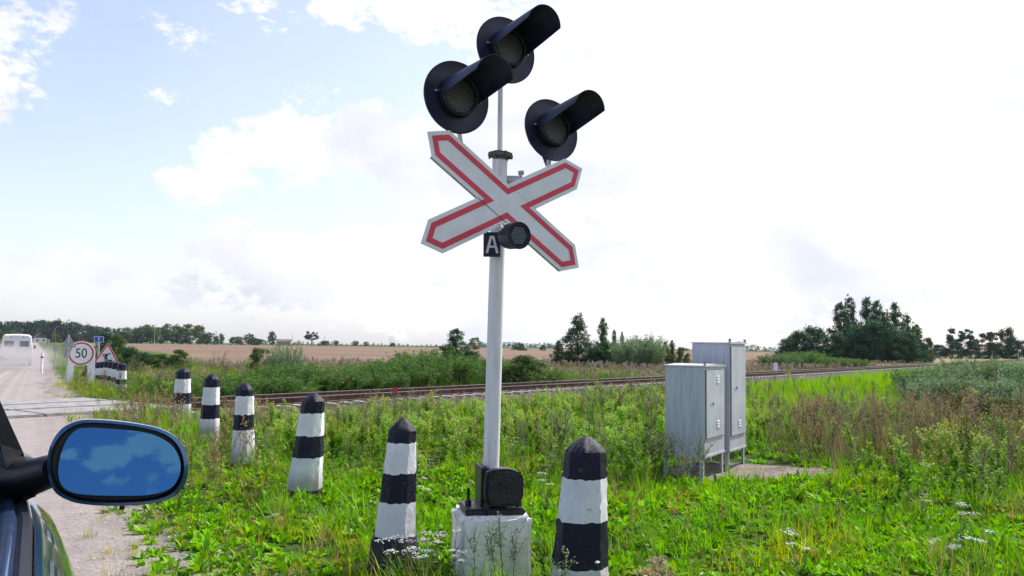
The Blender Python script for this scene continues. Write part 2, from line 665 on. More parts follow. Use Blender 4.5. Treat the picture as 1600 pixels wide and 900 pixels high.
def mat_ground():
    t = NT('ground')
    p = t.pos()

    def dot(v, off=0.0):
        n = t.n('ShaderNodeVectorMath', {0: p, 1: v}, operation='DOT_PRODUCT')
        return t.math('ADD', n.outputs['Value'], off)
    tt = dot((RR[0], RR[1], 0))
    s_ = dot((U[0], U[1], 0))
    q = dot((NV[0], NV[1], 0), -float(P0 @ NV))
    nz = t.noise(.9, 6, p, .65)
    nzf = t.noise(7, 6, p, .7)
    big = t.noise(.035, 5, p, .6)
    # turf and soil between the plants
    grass = t.mix(t.mapr(nzf, .35, .65), (.045, .075, .014), (.09, .14, .022))
    grass = t.mix(t.mapr(nz, .56, .72), grass, (.12, .10, .055))
    # near the eye the sheet is mostly soil and litter (real plants stand on it)
    dist = t.n('ShaderNodeVectorMath', {0: p}, operation='LENGTH').outputs['Value']
    soil = t.mix(t.mapr(nzf, .4, .6), (.03, .045, .012), (.05, .095, .014))
    grass = t.mix(t.mapr(dist, 12, 30), soil, grass)
    # gravel by the road
    g, gb = gravel_nodes(t, p)
    edge = t.math('ADD', tt, t.math('MULTIPLY', t.math('SUBTRACT', nz, .5), 1.6))
    mg = t.mapr(edge, .85, 1.2, 1.0, 0.0)
    # ballast
    dq = t.math('ABSOLUTE', t.math('ADD', q, -.76))
    vb = t.n('ShaderNodeTexVoronoi', {'Vector': p, 'Scale': 14.0})
    ball = t.mix(t.n('ShaderNodeSeparateColor', {0: vb.outputs['Color']}).outputs[0], (.05, .038, .034), (.12, .10, .09))
    mb = t.mapr(t.math('ADD', dq, t.math('MULTIPLY', nz, .8)), 2.9, 3.3, 1.0, 0.0)
    # ploughed or stubble field
    rows = t.n('ShaderNodeMapping', {'Vector': p, 'Rotation': (0, 0, R_(-10)), 'Scale': (.02, .55, 1)}).outputs[0]
    fr = t.noise(1.0, 4, rows)
    fcol = t.mix(t.mapr(fr, .35, .65), (.155, .100, .070), (.205, .138, .098))
    fcol = t.mix(t.mapr(big, .45, .7), fcol, (.235, .17, .11))
    far = t.mapr(s_, 480, 560)
    mf = t.mapr(t.math('ADD', q, t.math('MULTIPLY', nz, 6.0)), 50, 54)
    mf = t.math('MULTIPLY', mf, t.mapr(tt, 14, 17))
    # a far strip of meadow by the wood
    mfar = t.mapr(dist, 560, 600, 1.0, 0.0)
    c = t.mix(t.math('MULTIPLY', mf, mfar), grass, fcol)
    # dry verge before the grove at the right
    c = t.mix(t.math('MULTIPLY', t.math('MULTIPLY', t.mapr(q, 6, 12), t.mapr(tt, 45, 60)), t.math('SUBTRACT', 1.0, mf)), c, (.21, .17, .09))
    c = t.mix(mb, c, ball)
    c = t.mix(mg, c, g)
    # bare gravel mound by the cabinets
    px = t.n('ShaderNodeSeparateXYZ', {0: p})
    ex = t.math('POWER', t.math('DIVIDE', t.math('SUBTRACT', px.outputs['X'], 3.15), 1.15), 2.0)
    ey = t.math('POWER', t.math('DIVIDE', t.math('SUBTRACT', px.outputs['Y'], 10.65), .75), 2.0)
    mm = t.mapr(t.math('ADD', t.math('ADD', ex, ey), t.math('MULTIPLY', nz, .5)), 1.05, 1.35, 1.0, 0.0)
    c = t.mix(mm, c, t.mix(t.mapr(nzf, .35, .65), (.15, .115, .10), (.27, .225, .205)))
    hb = t.math('ADD', nzf, t.math('MULTIPLY', gb, .6))
    t.bsdf(c, .95, 0, hb, .6, .03, .15)
    return t.m


def mat_road():
    t = NT('road_gravel')
    p = t.pos()
    c, b = gravel_nodes(t, p)
    # pale wheel-worn dust
    st = t.n('ShaderNodeVectorMath', {0: p, 1: (RR[0], RR[1], 0)}, operation='DOT_PRODUCT').outputs['Value']
    cmb = t.n('ShaderNodeCombineXYZ', {0: st}).outputs[0]
    band = t.noise(.9, 3, cmb)
    c = t.mix(t.math('MULTIPLY', t.mapr(band, .40, .58), .6), c, (.41, .375, .36))
    t.bsdf(c, .95, 0, b, .5, .02, .15)
    return t.m


np_mesh('ground', gv, gf, mat_ground(), smooth=True)['kind'] = 'structure'

# gravel road as its own sheet, with a ragged right edge
rs = [-14.0]
while rs[-1] < 900:
    rs.append(rs[-1] + max(.35, abs(rs[-1]) * .02))
rs = np.array(rs)
tsn = np.concatenate([np.linspace(0, .9, 16), np.linspace(.92, 1, 9)])
rv = []
for s in rs:
    e = .78 + .16 * math.sin(s * 1.1) + .12 * math.sin(s * 2.7 + 1) + .06 * math.sin(s * 6.1)
    if s > 26:
        e = .55 + .2 * math.sin(s * .6) + .12 * math.sin(s * 1.7)
    for k in tsn:
        tv = -8.6 + (e + 8.6) * k
        xy = s * U + tv * RR
        z = float(road_z(s)) + .006 - .035 * float(ss(tv, e - .25, e))
        rv.append((xy[0], xy[1], z))
rv = np.array(rv)
n2 = len(tsn)
ii, jj = np.meshgrid(np.arange(len(rs) - 1), np.arange(n2 - 1), indexing='ij')
rf = np.stack([ii * n2 + jj, ii * n2 + jj + 1, (ii + 1) * n2 + jj + 1, (ii + 1) * n2 + jj], -1).reshape(-1, 4)
np_mesh('gravel_road', rv, rf, mat_road(), smooth=True)['kind'] = 'structure'


# ------------------------------------------------------------------ plants (numpy)
rng = np.random.default_rng(11)
random.seed(5)


class Arch:
    """a plant archetype: vertices, quads, colour per vertex"""
    def __init__(s):
        s.v, s.f, s.c = [], [], []

    def strip(s, base, d, L, Wd, n=3, droop=.5, prof=None, col=(.1, .2, .03), side=None, fold=0.0):
        base = np.array(base, float)
        d = np.array(d, float)
        d /= np.linalg.norm(d)
        if side is None:
            side = np.cross(d, (0, 0, 1.0))
            if np.linalg.norm(side) < .05:
                a = rng.uniform(0, 6.28)
                side = np.array([math.cos(a), math.sin(a), 0])
        side = side / np.linalg.norm(side)
        b = len(s.v)
        p = base.copy()
        step = L / n
        for i in range(n + 1):
            w = Wd * (prof[i] if prof else (1 - (i / n) ** 1.6)) * .5
            s.v.append(p - side * w)
            s.v.append(p + side * w)
            s.c.append(col)
            s.c.append(col)
            d = d + np.array([0, 0, -droop / n])
            d /= np.linalg.norm(d)
            p = p + d * step
        for i in range(n):
            s.f.append((b + 2 * i, b + 2 * i + 1, b + 2 * i + 3, b + 2 * i + 2))

    def card(s, c, nrm, up, w, h, col):
        nrm = np.array(nrm, float)
        nrm /= np.linalg.norm(nrm) + 1e-9
        r = np.cross(nrm, up)
        r /= np.linalg.norm(r) + 1e-9
        u = np.cross(r, nrm)
        c = np.array(c, float)
        b = len(s.v)
        for a, e in ((0, -1), (1, 0), (0, 1), (-1, 0)):
            s.v.append(c + r * w * a * .5 + u * h * e * .5)
            s.c.append(col)
        s.f.append((b, b + 1, b + 2, b + 3))

    def done(s):
        return np.array(s.v, float), np.array(s.f, int), np.array(s.c, float)


def jit(c, k=.2):
    f = 1 + rng.uniform(-k, k)
    return (max(0, c[0] * f * (1 + rng.uniform(-k, k) * .5)), max(0, c[1] * f), max(0, c[2] * f * (1 + rng.uniform(-k, k))))


def rnd_dir(el0, el1):
    a = rng.uniform(0, 2 * math.pi)
    e = math.radians(rng.uniform(el0, el1))
    return np.array([math.cos(a) * math.cos(e), math.sin(a) * math.cos(e), math.sin(e)])


def rosette(n, L, Wd, col, el=(25, 80), droop=.9):
    A = Arch()
    for i in range(n):
        d = rnd_dir(*el)
        l = L * rng.uniform(.6, 1.2)
        A.strip((rng.normal(0, .015), rng.normal(0, .015), 0), d, l, Wd * rng.uniform(.7, 1.2), 4, droop * rng.uniform(.4, 1.2), [.25, .75, 1.0, .8, .1], jit(col, .22))
    return A.done()


def grass(n, L, Wd, col, spread=.05, el=(50, 88), droop=.8, dry=.0):
    A = Arch()
    for i in range(n):
        d = rnd_dir(*el)
        c = (.26, .21, .10) if rng.random() < dry else col
        A.strip((rng.normal(0, spread), rng.normal(0, spread), 0), d, L * rng.uniform(.5, 1.2), Wd, 3, droop * rng.uniform(.2, 1.3), None, jit(c, .22))
    return A.done()


def weed(h, nl, col, stem, ll=.07, lw=.018, plume=0, pcol=(.3, .3, .1), branch=3, ps=.012, top=.35):
    """upright weed: stem, side branches, lance leaves, and a plume of tiny flower heads"""
    A = Arch()
    lean = rng.normal(0, .07, 2)

    def stemline(b, d, L, w):
        A.strip(b, d, L, w, 3, -.02, [1, .9, .7, .4], stem)
        A.strip(b, d, L, w, 3, -.02, [1, .9, .7, .4], stem, side=np.cross(d, (.3, 1, .1)))
    d0 = np.array([lean[0], lean[1], 1.0])
    d0 /= np.linalg.norm(d0)
    stemline((0, 0, 0), d0, h, .007)
    lines = [(np.zeros(3), d0, h, .08)]
    for i in range(branch):
        f = rng.uniform(.35, .8)
        dd = rnd_dir(50, 75)
        L = h * rng.uniform(.2, .42)
        stemline(d0 * h * f, dd, L, .004)
        lines.append((d0 * h * f, dd, L, .0))
    tot = sum(l[2] for l in lines)
    for b, d, L, f0 in lines:
        k = int(nl * L / tot)
        for j in range(k):
            f = rng.uniform(f0, 1)
            dd = rnd_dir(5, 60)
            s = (1.15 - .75 * f)
            A.strip(b + d * L * f, dd, ll * s * rng.uniform(.7, 1.2), lw * s * 1.2, 2, .7, [.5, 1, .1], jit(col, .22))
        kp = int(plume * L / tot)
        for j in range(kp):
            f = 1 - top * rng.random() ** 1.2
            o = rnd_dir(-10, 60) * rng.uniform(.005, .05) * (1.3 - f)/.35 * .6
            A.card(b + d * L * f + o, rng.normal(size=3), (0, 0, 1), ps * rng.uniform(.7, 1.5), ps * rng.uniform(.7, 1.8), jit(pcol, .25))
    return A.done()


def umbel(h, n_heads=3, pc=(.62, .62, .58), r=.035):
    """yarrow or wild carrot: flat white heads on thin stems"""
    A = Arch()
    st = (.10, .15, .04)
    for k in range(n_heads):
        d = rnd_dir(72, 88)
        hh = h * rng.uniform(.75, 1.05)
        A.strip((0, 0, 0), d, hh, .005, 3, 0, [1, 1, .8, .6], st)
        top = d * hh
        rr = r * rng.uniform(.6, 1.2)
        for j in range(34):
            a, q = rng.uniform(0, 6.28), rr * math.sqrt(rng.random())
            A.card(top + np.array([math.cos(a) * q, math.sin(a) * q, rng.normal(0, .003) - q * q * 3]), np.array([rng.normal(0, .3), rng.normal(0, .3), 1]), (0, 1, 0), .011, .011, jit(pc, .12))
        for j in range(8):
            f = rng.uniform(.1, .8)
            A.strip(d * hh * f, rnd_dir(20, 60), .06, .012, 2, .5, [.5, 1, .1], jit((.07, .13, .025)))
    return A.done()


def daisy(h):
    A = Arch()
    d = rnd_dir(70, 88)
    A.strip((0, 0, 0), d, h, .004, 3, 0, [1, 1, .9, .8], (.08, .14, .03))
    top = d * h
    tilt = rnd_dir(30, 80)
    a0 = np.cross(tilt, (0, 0, 1.0)); a0 /= np.linalg.norm(a0)
    b0 = np.cross(tilt, a0)
    for k in range(12):
        a = k * 6.283 / 12
        dd = a0 * math.cos(a) + b0 * math.sin(a) - tilt * .15
        A.strip(top, dd, .014, .006, 2, 0, [.6, 1, .6], (.75, .75, .75), side=np.cross(dd, tilt))
    for k in range(5):
        A.card(top + tilt * .003 + rng.normal(0, .0015, 3), tilt + rng.normal(0, .3, 3), (0, .2, 1), .008, .008, (.65, .42, .02))
    for j in range(6):
        A.strip(d * h * rng.uniform(.05, .7), rnd_dir(20, 60), .05, .006, 2, .4, [.5, 1, .1], jit((.06, .13, .025)))
    return A.done()


def dots(h, pc, n=3, s=.014):
    A = Arch()
    for k in range(n):
        d = rnd_dir(65, 88)
        hh = h * rng.uniform(.7, 1.1)
        A.strip((0, 0, 0), d, hh, .004, 3, 0, [1, 1, .9, .8], (.10, .13, .04))
        for j in range(10):
            A.card(d * hh + rng.normal(0, s * .35, 3), rng.normal(size=3), (0, 0, 1), s, s * .8, jit(pc, .15))
    return A.done()


def scatter(name, archs, pts, scale, mat, label, cat, tilt=.12, tint=None, zfun=H):
    """pts: (n,2); scale: (n,) - one object holding every copy"""
    if len(pts) == 0:
        return
    n = len(pts)
    which = rng.integers(0, len(archs), n)
    z = zfun(pts[:, 0], pts[:, 1])
    V, Fc, Cc, off = [], [], [], 0
    for k, (av, af, ac) in enumerate(archs):
        idx = np.nonzero(which == k)[0]
        m = len(idx)
        if m == 0:
            continue
        a = rng.uniform(0, 2 * math.pi, m)
        ca, sa = np.cos(a), np.sin(a)
        tx, ty = rng.normal(0, tilt, m), rng.normal(0, tilt, m)
        sc = scale[idx]
        x = av[:, 0][None] * ca[:, None] - av[:, 1][None] * sa[:, None]
        y = av[:, 0][None] * sa[:, None] + av[:, 1][None] * ca[:, None]
        zz = np.repeat(av[:, 2][None], m, 0)
        x = x + zz * tx[:, None]
        y = y + zz * ty[:, None]
        hs = rng.uniform(.85, 1.15, m)
        x = x * sc[:, None] + pts[idx, 0][:, None]
        y = y * sc[:, None] + pts[idx, 1][:, None]
        zz = zz * (sc * hs)[:, None] + z[idx][:, None] - .012
        V.append(np.stack([x, y, zz], -1).reshape(-1, 3))
        nv = len(av)
        Fc.append((af[None] + (np.arange(m) * nv)[:, None, None]).reshape(-1, 4) + off)
        tn = rng.uniform(.8, 1.2, (m, 1, 1)) * np.ones((1, 1, 3))
        tn = tn * (1 + rng.uniform(-.12, .12, (m, 1, 3)))
        if tint is not None:
            tn = tn * tint[idx][:, None, :]
        Cc.append((ac[None] * tn).reshape(-1, 3))
        off += m * nv
    o = np_mesh(name, np.concatenate(V), np.concatenate(Fc), mat, np.clip(np.concatenate(Cc), 0, 1))
    tag(o, label, cat, kind='stuff')
    return o


NOPLANT = []          # (x, y, r)


def cand(y0, y1, dens, xm=2.5):
    """uniform candidates in the viewed wedge, density per square metre"""
    w = .66 * y1 + xm
    area = (y1 - y0) * 2 * w
    n = int(area * dens)
    y = rng.uniform(y0, y1, n)
    x = rng.uniform(-w, w, n)
    k = np.abs(x) < .66 * y + xm
    return np.stack([x[k], y[k]], 1)


def ok(p, tmin=1.0, rag=.35, qlo=-1.9, qhi=3.4):
    x, y = p[:, 0], p[:, 1]
    s, t = road_st(x, y)
    a, q = trk_aq(x, y)
    e = tmin + rag * wob(x, y, 1.6, 2.0) + .25 * wob(x, y, 5.0, .4)
    k = (t > e) & ((q < qlo) | (q > qhi))
    k &= ~((np.abs(q - .76) < 2.6) & (t < 2.4))
    k &= (((x - 3.15) / 1.05) ** 2 + ((y - 10.65) / .62) ** 2) > .95 + .35 * wob(x, y, 4)
    for cx, cy, cr in NOPLANT:
        k &= (x - cx) ** 2 + (y - cy) ** 2 > cr * cr
    return k


def low_view(p):
    """height factor: plants are trampled low just before some bollards"""
    f = np.ones(len(p))
    for bx, by, ln_, m in ((-7.13, 18.2, 5.0, .42), (-4.83, 13.5, 3.6, .40), (-3.36, 10.6, 1.2, .6), (-2.1, 8.65, 2.2, .35), (-.79, 5.82, 1.5, .3)):
        d = np.array([bx, by]) / math.hypot(bx, by)
        al = (bx - p[:, 0]) * d[0] + (by - p[:, 1]) * d[1]
        la = np.abs((bx - p[:, 0]) * d[1] - (by - p[:, 1]) * d[0])
        f = np.where((al > -.1) & (al < ln_) & (la < .42), f * m, f)
    return f


def keep(p, prob):
    return p[rng.random(len(p)) < prob]

# ------------------------------------------------------------------ railway
def track_xyz(a, q, z):
    # dead straight, easing a little to the left far away
    q = q + max(0, a - 90) ** 2 * .00004
    p = P0 + a * W + q * NV
    return Vector((p[0], p[1], z))


def rail_profile():
    half = [(.0, 0.0), (.066, 0.0), (.066, .011), (.012, .032), (.009, .05), (.009, .128), (.034, .142), (.036, .172), (.030, .180), (.0, .180)]
    right = half[1:-1]
    left = [(-x, z) for x, z in reversed(right)]
    return right + left


RAIL_TOP = .020
for qi, lab in ((0.0, 'near rusty rail of the railway with a shiny worn head, closer to the bollards'), (1.52, 'far rusty rail of the railway with a shiny worn head, beside the thicket')):
    prof = rail_profile()
    stations = list(np.arange(-34, 60, 2.0)) + list(np.arange(60, 220, 6.0)) + list(np.arange(220, 800, 20.0))
    vs, fs, mi = [], [], []
    for a in stations:
        for (dx, dz) in prof:
            vs.append(track_xyz(a, qi + dx, RAIL_TOP - .18 + dz))
    n = len(prof)
    mb = MB()
    mb.v = vs
    for i in range(len(stations) - 1):
        for k in range(n):
            k2 = (k + 1) % n
            mb.f.append([i * n + k, i * n + k2, (i + 1) * n + k2, (i + 1) * n + k])
            mb.mi.append(1 if min(prof[k][1], prof[k2][1]) > .175 and stations[i] > -5 else 0)
    o = mb.build('rail', [M_RAIL, M_STEEL])
    tag(o, lab, 'rail', 'rails of the railway track')

# sleepers: one concrete mesh with raised ends, copied along the track
mb = MB()
for (x0, x1, z1, wt) in ((-1.35, -.45, 0, .24), (-.45, .45, -.03, .22), (.45, 1.35, 0, .24)):
    vs = []
    for x, dz in ((x0, -.012 if x0 < -1 else (0 if x0 > 0 else -.0)), (x1, -.012 if x1 > 1 else 0)):
        vs += [(x, -.14, -.20), (x, .14, -.20), (x, wt / 2 - .02, z1 + dz), (x, -wt / 2 + .02, z1 + dz)]
    mb.add(vs, [(0, 1, 2, 3), (7, 6, 5, 4), (0, 4, 5, 1), (1, 5, 6, 2), (2, 6, 7, 3), (3, 7, 4, 0)])
for sx in (-.76, .76):                                              # rail pads and clips
    mb.box((sx, 0, .003), (.22, .17, .016), 1)
    for e in (-1, 1):
        mb.box((sx + e * .095, 0, .022), (.035, .09, .03), 1)
sl0 = mb.build('sleeper', [M_SLEEPER, M_RAIL])
tr_ang = math.atan2(NV[1], NV[0])
a = -5.0
k = 0
while k < 250:
    o = sl0 if k == 0 else sl0.copy()
    if k:
        COL.objects.link(o)
    o.location = track_xyz(a + rng.normal(0, .012), .76 + rng.normal(0, .012), -.158)
    o.rotation_euler = (0, 0, tr_ang + rng.normal(0, .006))
    tag(o, 'weathered concrete sleeper lying under the two rusty rails', 'sleeper', 'sleepers of the railway track')
    a += .56
    k += 1

# dark strips in the rail grooves at the crossing, darkness put in by colour
for qi in (0.0, 1.52):
    pts_ = [track_xyz(a_, qi + dq, .012) for a_ in (-17.6, -5.0) for dq in (-.13, .13)]
    mb = MB()
    mb.add(pts_, [(0, 1, 3, 2)])
    mb.build('groove_dark_strip', simple('groove_dark_strip', (.035, .03, .027), .95))['kind'] = 'structure'

# crossing slabs between and beside the rails
slab_g = 'concrete slabs of the level crossing'
rows_ = [(-1.45, -.125, 'on the near side of the rails'), (.125, 1.395, 'between the two rails'), (1.645, 2.9, 'on the far side of the rails')]
for (q0, q1, wh) in rows_:
    for k in range(4):
        a1 = -5.35 - k * 2.95
        a0 = a1 - 2.93
        c = track_xyz((a0 + a1) / 2, (q0 + q1) / 2, .046)
        mb = MB()
        L, Wd = a1 - a0, q1 - q0
        mb.box((0, 0, -.09), (Wd, L, .20), 0, bev=.018)
        o = mb.build('crossing_slab', M_SLAB)
        o.location = (c.x, c.y, c.z + rng.uniform(-.006, .004))
        o.rotation_euler = (rng.normal(0, .002), rng.normal(0, .002), math.atan2(W[1], W[0]) - math.pi / 2)
        # turn so that local x follows the across direction
        o.rotation_euler[2] = math.atan2(NV[1], NV[0])
        nm = ('end slab at the weedy right end', 'second slab from the weedy right end', 'third slab from the weedy right end', 'slab at the left picture edge')[k]
        tag(o, 'worn grey concrete crossing slab %s, %s' % (wh, nm), 'slab', slab_g)


# ------------------------------------------------------------------ bollards
def bollard(x, y, hgt, wb, wt, lean, bands, rot, label, group, zb=None, near=True, roof=.09, flare=0.0):
    z0 = Hf(x, y) if zb is None else zb
    NOPLANT.append((x, y, wb * .62))
    mb = MB()
    nseg = 5 if near else 2
    top = hgt - roof
    zs = set([-.15, top] + [b for b in bands if b < top])
    step = .03 if near else .2
    v = -.1
    while v < top - .01:
        if min(abs(v - b) for b in zs) > step * .45:
            zs.add(v)
        v += step
    zs = sorted(zs)

    def ring(z, w):
        c = w * .26
        h = w / 2
        cs = [(h - c, -h), (h, -h + c), (h, h - c), (h - c, h), (-h + c, h), (-h, h - c), (-h, -h + c), (-h + c, -h)]
        out = []
        for i in range(8):
            p, q = cs[i], cs[(i + 1) % 8]
            m_ = nseg if i % 2 else nseg - 1 if near else 1
            m_ = max(m_, 1)
            for j in range(m_):
                f = j / m_
                out.append((p[0] + (q[0] - p[0]) * f, p[1] + (q[1] - p[1]) * f))
        return out
    rings = []
    for z in zs:
        f = max(0, z) / top
        w = wb + (wt - wb) * f
        if flare and z < flare:
            w += .035
        r = ring(z, w)
        isband = any(abs(z - b) < 1e-6 for b in bands)
        pts = []
        for (px, py) in r:
            am = .0022 if near else .0
            dz = rng.normal(0, .0035) if (isband and near) else 0
            pts.append(Vector((px + rng.normal(0, am) + lean[0] * z, py + rng.normal(0, am) + lean[1] * z, z + dz)))
        rings.append(pts)
    n = len(rings[0])
    for pts in rings:
        mb.v += pts
    # pyramid cap, softened point
    for f, zz in ((.62, top + roof * .52), (.16, top + roof * .93)):
        r = ring(zz, wt * f)
        mb.v += [Vector((p[0] + lean[0] * zz, p[1] + lean[1] * zz, zz + rng.normal(0, .001))) for p in r]
        zs.append(zz)
    for i in range(len(zs) - 1):
        zm = (zs[i] + zs[i + 1]) / 2
        above = sum(1 for b in bands if zm < b)      # bands from the top down
        m = 0 if above % 2 == 0 else 1
        for k in range(n):
            k2 = (k + 1) % n
            mb.f.append([i * n + k, i * n + k2, (i + 1) * n + k2, (i + 1) * n + k])
            mb.mi.append(m)
    mb.f.append([(len(zs) - 1) * n + k for k in range(n)])
    mb.mi.append(0)
    o = mb.build('bollard', [M_BB, M_BW], smooth=38 if near else None)
    o.location = (x, y, z0)
    o.rotation_euler = (0, 0, rot)
    return tag(o, label, 'bollard', group)


BG = 'striped bollards along the near side of the crossing'
bollard(.425, 5.12, .965, .335, .225, (.045, 0), [.715, .465, .195, -.2], R_(14), 'largest black and white striped bollard, just right of the signal base', BG, zb=0)
bollard(-.79, 5.82, 1.0, .30, .185, (.05, 0), [.83, .625, .43, .205], R_(8), 'striped bollard with a flared black foot, just left of the signal base', BG, zb=0, flare=.20)
bollard(-2.1, 8.65, 1.0, .33, .215, (.075, 0), [.79, .56, .345, .02], R_(-2), 'leaning striped bollard standing alone, second from the signal base towards the road', BG, zb=0)
bollard(-3.36, 10.6, 1.0, .28, .20, (.0, 0), [.83, .60, .41, .0], R_(10), 'striped bollard with a chipped cap half hidden behind dry weeds', BG, zb=0)
bollard(-4.83, 13.5, 1.0, .29, .215, (.01, 0), [.78, .50, .28, -.2], R_(-6), 'striped bollard with a pointed cap, second from the crossing slabs', BG, zb=0)
bollard(-7.13, 18.2, .96, .36, .27, (.0, 0), [.72, .42, .18, -.2], R_(4), 'striped bollard nearest to the crossing slabs', BG, zb=-.02)
FG = 'striped bollards beyond the railway'
FARL = ['striped bollard beyond the railway, closest to the track', 'second striped bollard beyond the track, behind the closest one', 'third striped bollard beyond the track, before the warning triangle',
        'fourth striped bollard beyond the track, under the warning triangle', 'fifth striped bollard beyond the track, under the digging man', 'farthest bollard beyond the track, at the left corner of the triangle']
for k, (px, dd, ty) in enumerate(((190.5, 25.8, 567), (182.5, 27.0, 565.2), (175.6, 28.2, 564.3), (168, 29.4, 563.7), (161.5, 30.4, 564.6), (155.5, 31.4, 565.4))):
    p = P(px, ty, dd)
    h_ = .80
    bollard(p.x, p.y, h_, .30, .235, (rng.normal(0, .01), 0), [h_ - .24, h_ - .50, h_ - .66, -.2], R_(rng.uniform(0, 12)), FARL[k], FG, zb=p.z - h_, near=False, roof=.05)

# ------------------------------------------------------------------ signal mast
PH = R_(33.9)
BAR = Vector((math.cos(PH), math.sin(PH), 0))
NRM = Vector((math.sin(PH), -math.cos(PH), 0))


def frame_of(c, nrm, up=Vector((0, 0, 1)), twist=0.0):
    """matrix: local x right (seen from the front), y up, z towards the viewer along nrm"""
    nrm = nrm.normalized()
    x = up.cross(nrm).normalized()
    y = nrm.cross(x)
    M = Matrix((x, y, nrm)).transposed().to_4x4()
    return Matrix.Translation(c) @ M @ Matrix.Rotation(twist, 4, 'Z')


MX, MY = -.118, 5.86
mz0 = 0.0
NOPLANT.append((MX, MY, .36))
sig = empty('crossing_signal', (MX, MY, 0), 0, 'white crossing signal mast with three dark lamps and a red edged cross', 'crossing signal')
FS = Matrix.Translation((MX, MY, 0))


def part(mb, name, mats, parent=sig, smooth=None, fr=FS):
    return mb.build(name, mats, parent, smooth, frame=fr)


# foundation block, chipped at the edges
import bmesh
bm = bmesh.new()
bmesh.ops.create_cube(bm, size=1)
for v in bm.verts:
    v.co = Vector((v.co.x * .475, v.co.y * .475, v.co.z * .52))
bmesh.ops.bevel(bm, geom=bm.edges[:], offset=.022, segments=2, affect='EDGES')
bmesh.ops.subdivide_edges(bm, edges=[e for e in bm.edges if e.calc_length() > .2], cuts=9, use_grid_fill=True)
for v in bm.verts:
    e = sum(1 for a_, lim in ((v.co.x, .222), (v.co.y, .222), (v.co.z, .235)) if abs(a_) > lim)
    v.co += Vector(rng.normal(0, .0028 * (1 + 2.2 * (e >= 2)), 3))
bm.verts.index_update()
mb = MB()
rot_b = Matrix.Rotation(R_(12), 4, 'Z')
mb.add([v.co.copy() for v in bm.verts], [[v.index for v in f.verts] for f in bm.faces], 0, Matrix.Translation((MX - .008, MY + .0, .108)) @ rot_b)
bm.free()
part(mb, 'concrete_block', M_CONC, smooth=50)
BT = .368
FB = Matrix.Translation((MX, MY, BT)) @ rot_b
# cast iron foot: flange plate, upright box with clamped front cover
mb = MB()
mb.box((-.012, -.02, .022), (.40, .32, .044), 0, FB, bev=.008)
mb.box((.06, -.02, .020), (.27, .36, .036), 0, FB, bev=.008)
part(mb, 'base_plate', M_IRON, smooth=40)
mb = MB()
mb.box((.02, .03, .160), (.21, .22, .24), 0, FB, bev=.03)
mb.box((-.085, .03, .17), (.022, .26, .27), 0, FB, bev=.006)
mb.box((-.052, .03, .17), (.022, .26, .27), 0, FB, bev=.006)
box = part(mb, 'cast_base', M_IRON, smooth=40)
mb = MB()
out = [(-.115, -.13), (-.09, -.15), (.09, -.15), (.13, -.10), (.14, -.06), (.14, .06), (.12, .10), (.06, .135), (-.02, .14), (-.10, .125), (-.125, .08), (-.13, -.08)]
FC = FB @ Matrix.Translation((.045, -.105, .185)) @ Matrix.Rotation(math.pi / 2, 4, 'X')
o2 = catmull(out, 3)
mb.prism([(p[0] * .98, p[1] * .86) for p in [Vector((q[0], q[1], 0)) for q in o2]], 0, .065, 0, FC)
mb.prism([(p[0] * .82, p[1] * .72) for p in [Vector((q[0], q[1], 0)) for q in o2]], .06, .085, 0, FC)
mb.box((.01, .02, .09), (.07, .02, .016), 0, FC, bev=.004)
cov_ = part(mb, 'inspection_cover', M_IRON, smooth=50)
for (bx, by, bh) in ((-.17, -.02, .12), (.165, -.1, .07), (.16, .09, .06), (-.07, -.165, .055), (.10, .12, .05)):
    mb = MB()
    mb.tube([FB @ Vector((bx, by, .04)), FB @ Vector((bx, by, .04 + bh))], .011, 8)
    mb.tube([FB @ Vector((bx, by, .042)), FB @ Vector((bx, by, .078))], .024, 6)
    part(mb, 'bolt', M_IRON)

# main pole, leaning by a degree with the camera's own tilt removed
PT = P(781, 262, 5.86)
pb = FB @ Vector((-.005, .03, .27))
mb = MB()
mb.tube([pb + Vector((0, 0, -.05)), pb, pb.lerp(Vector((PT.x, PT.y, PT.z)), .5), Vector((PT.x, PT.y, PT.z + .06))], [.056, .056, .0545, .054], 28)
mb.tube([pb + Vector((0, 0, -.01)), pb + Vector((0, 0, .012))], .068, 24)
part(mb, 'pole', M_POLE, smooth=50)
mb = MB()
ptop = P(783, 62, 5.88)
mb.tube([Vector((PT.x, PT.y, PT.z)), ptop], .0195, 16)
part(mb, 'upper_pole', M_POLE, smooth=50)
# rough old cap between the two
mb = MB()
cz = P(782, 243, 5.86)
for r_, z0_, z1_ in ((.085, -.012, .012), (.07, .012, .022), (.058, -.035, -.012)):
    o3 = [(MX * 0 + math.cos(a_) * r_ * rng.uniform(.86, 1.12), math.sin(a_) * r_ * rng.uniform(.86, 1.12)) for a_ in np.linspace(0, 6.283, 19)[:-1]]
    mb.prism(o3, z0_, z1_, 0, Matrix.Translation(cz) @ Matrix.Rotation(R_(3), 4, 'Y'))
for a_ in np.linspace(0, 6.283, 7)[:-1]:
    mb.tube([cz + Vector((math.cos(a_) * .078, math.sin(a_) * .078, -.026)), cz + Vector((math.cos(a_) * .078, math.sin(a_) * .078, .02))], .008, 6)
part(mb, 'pole_cap', M_CAP)


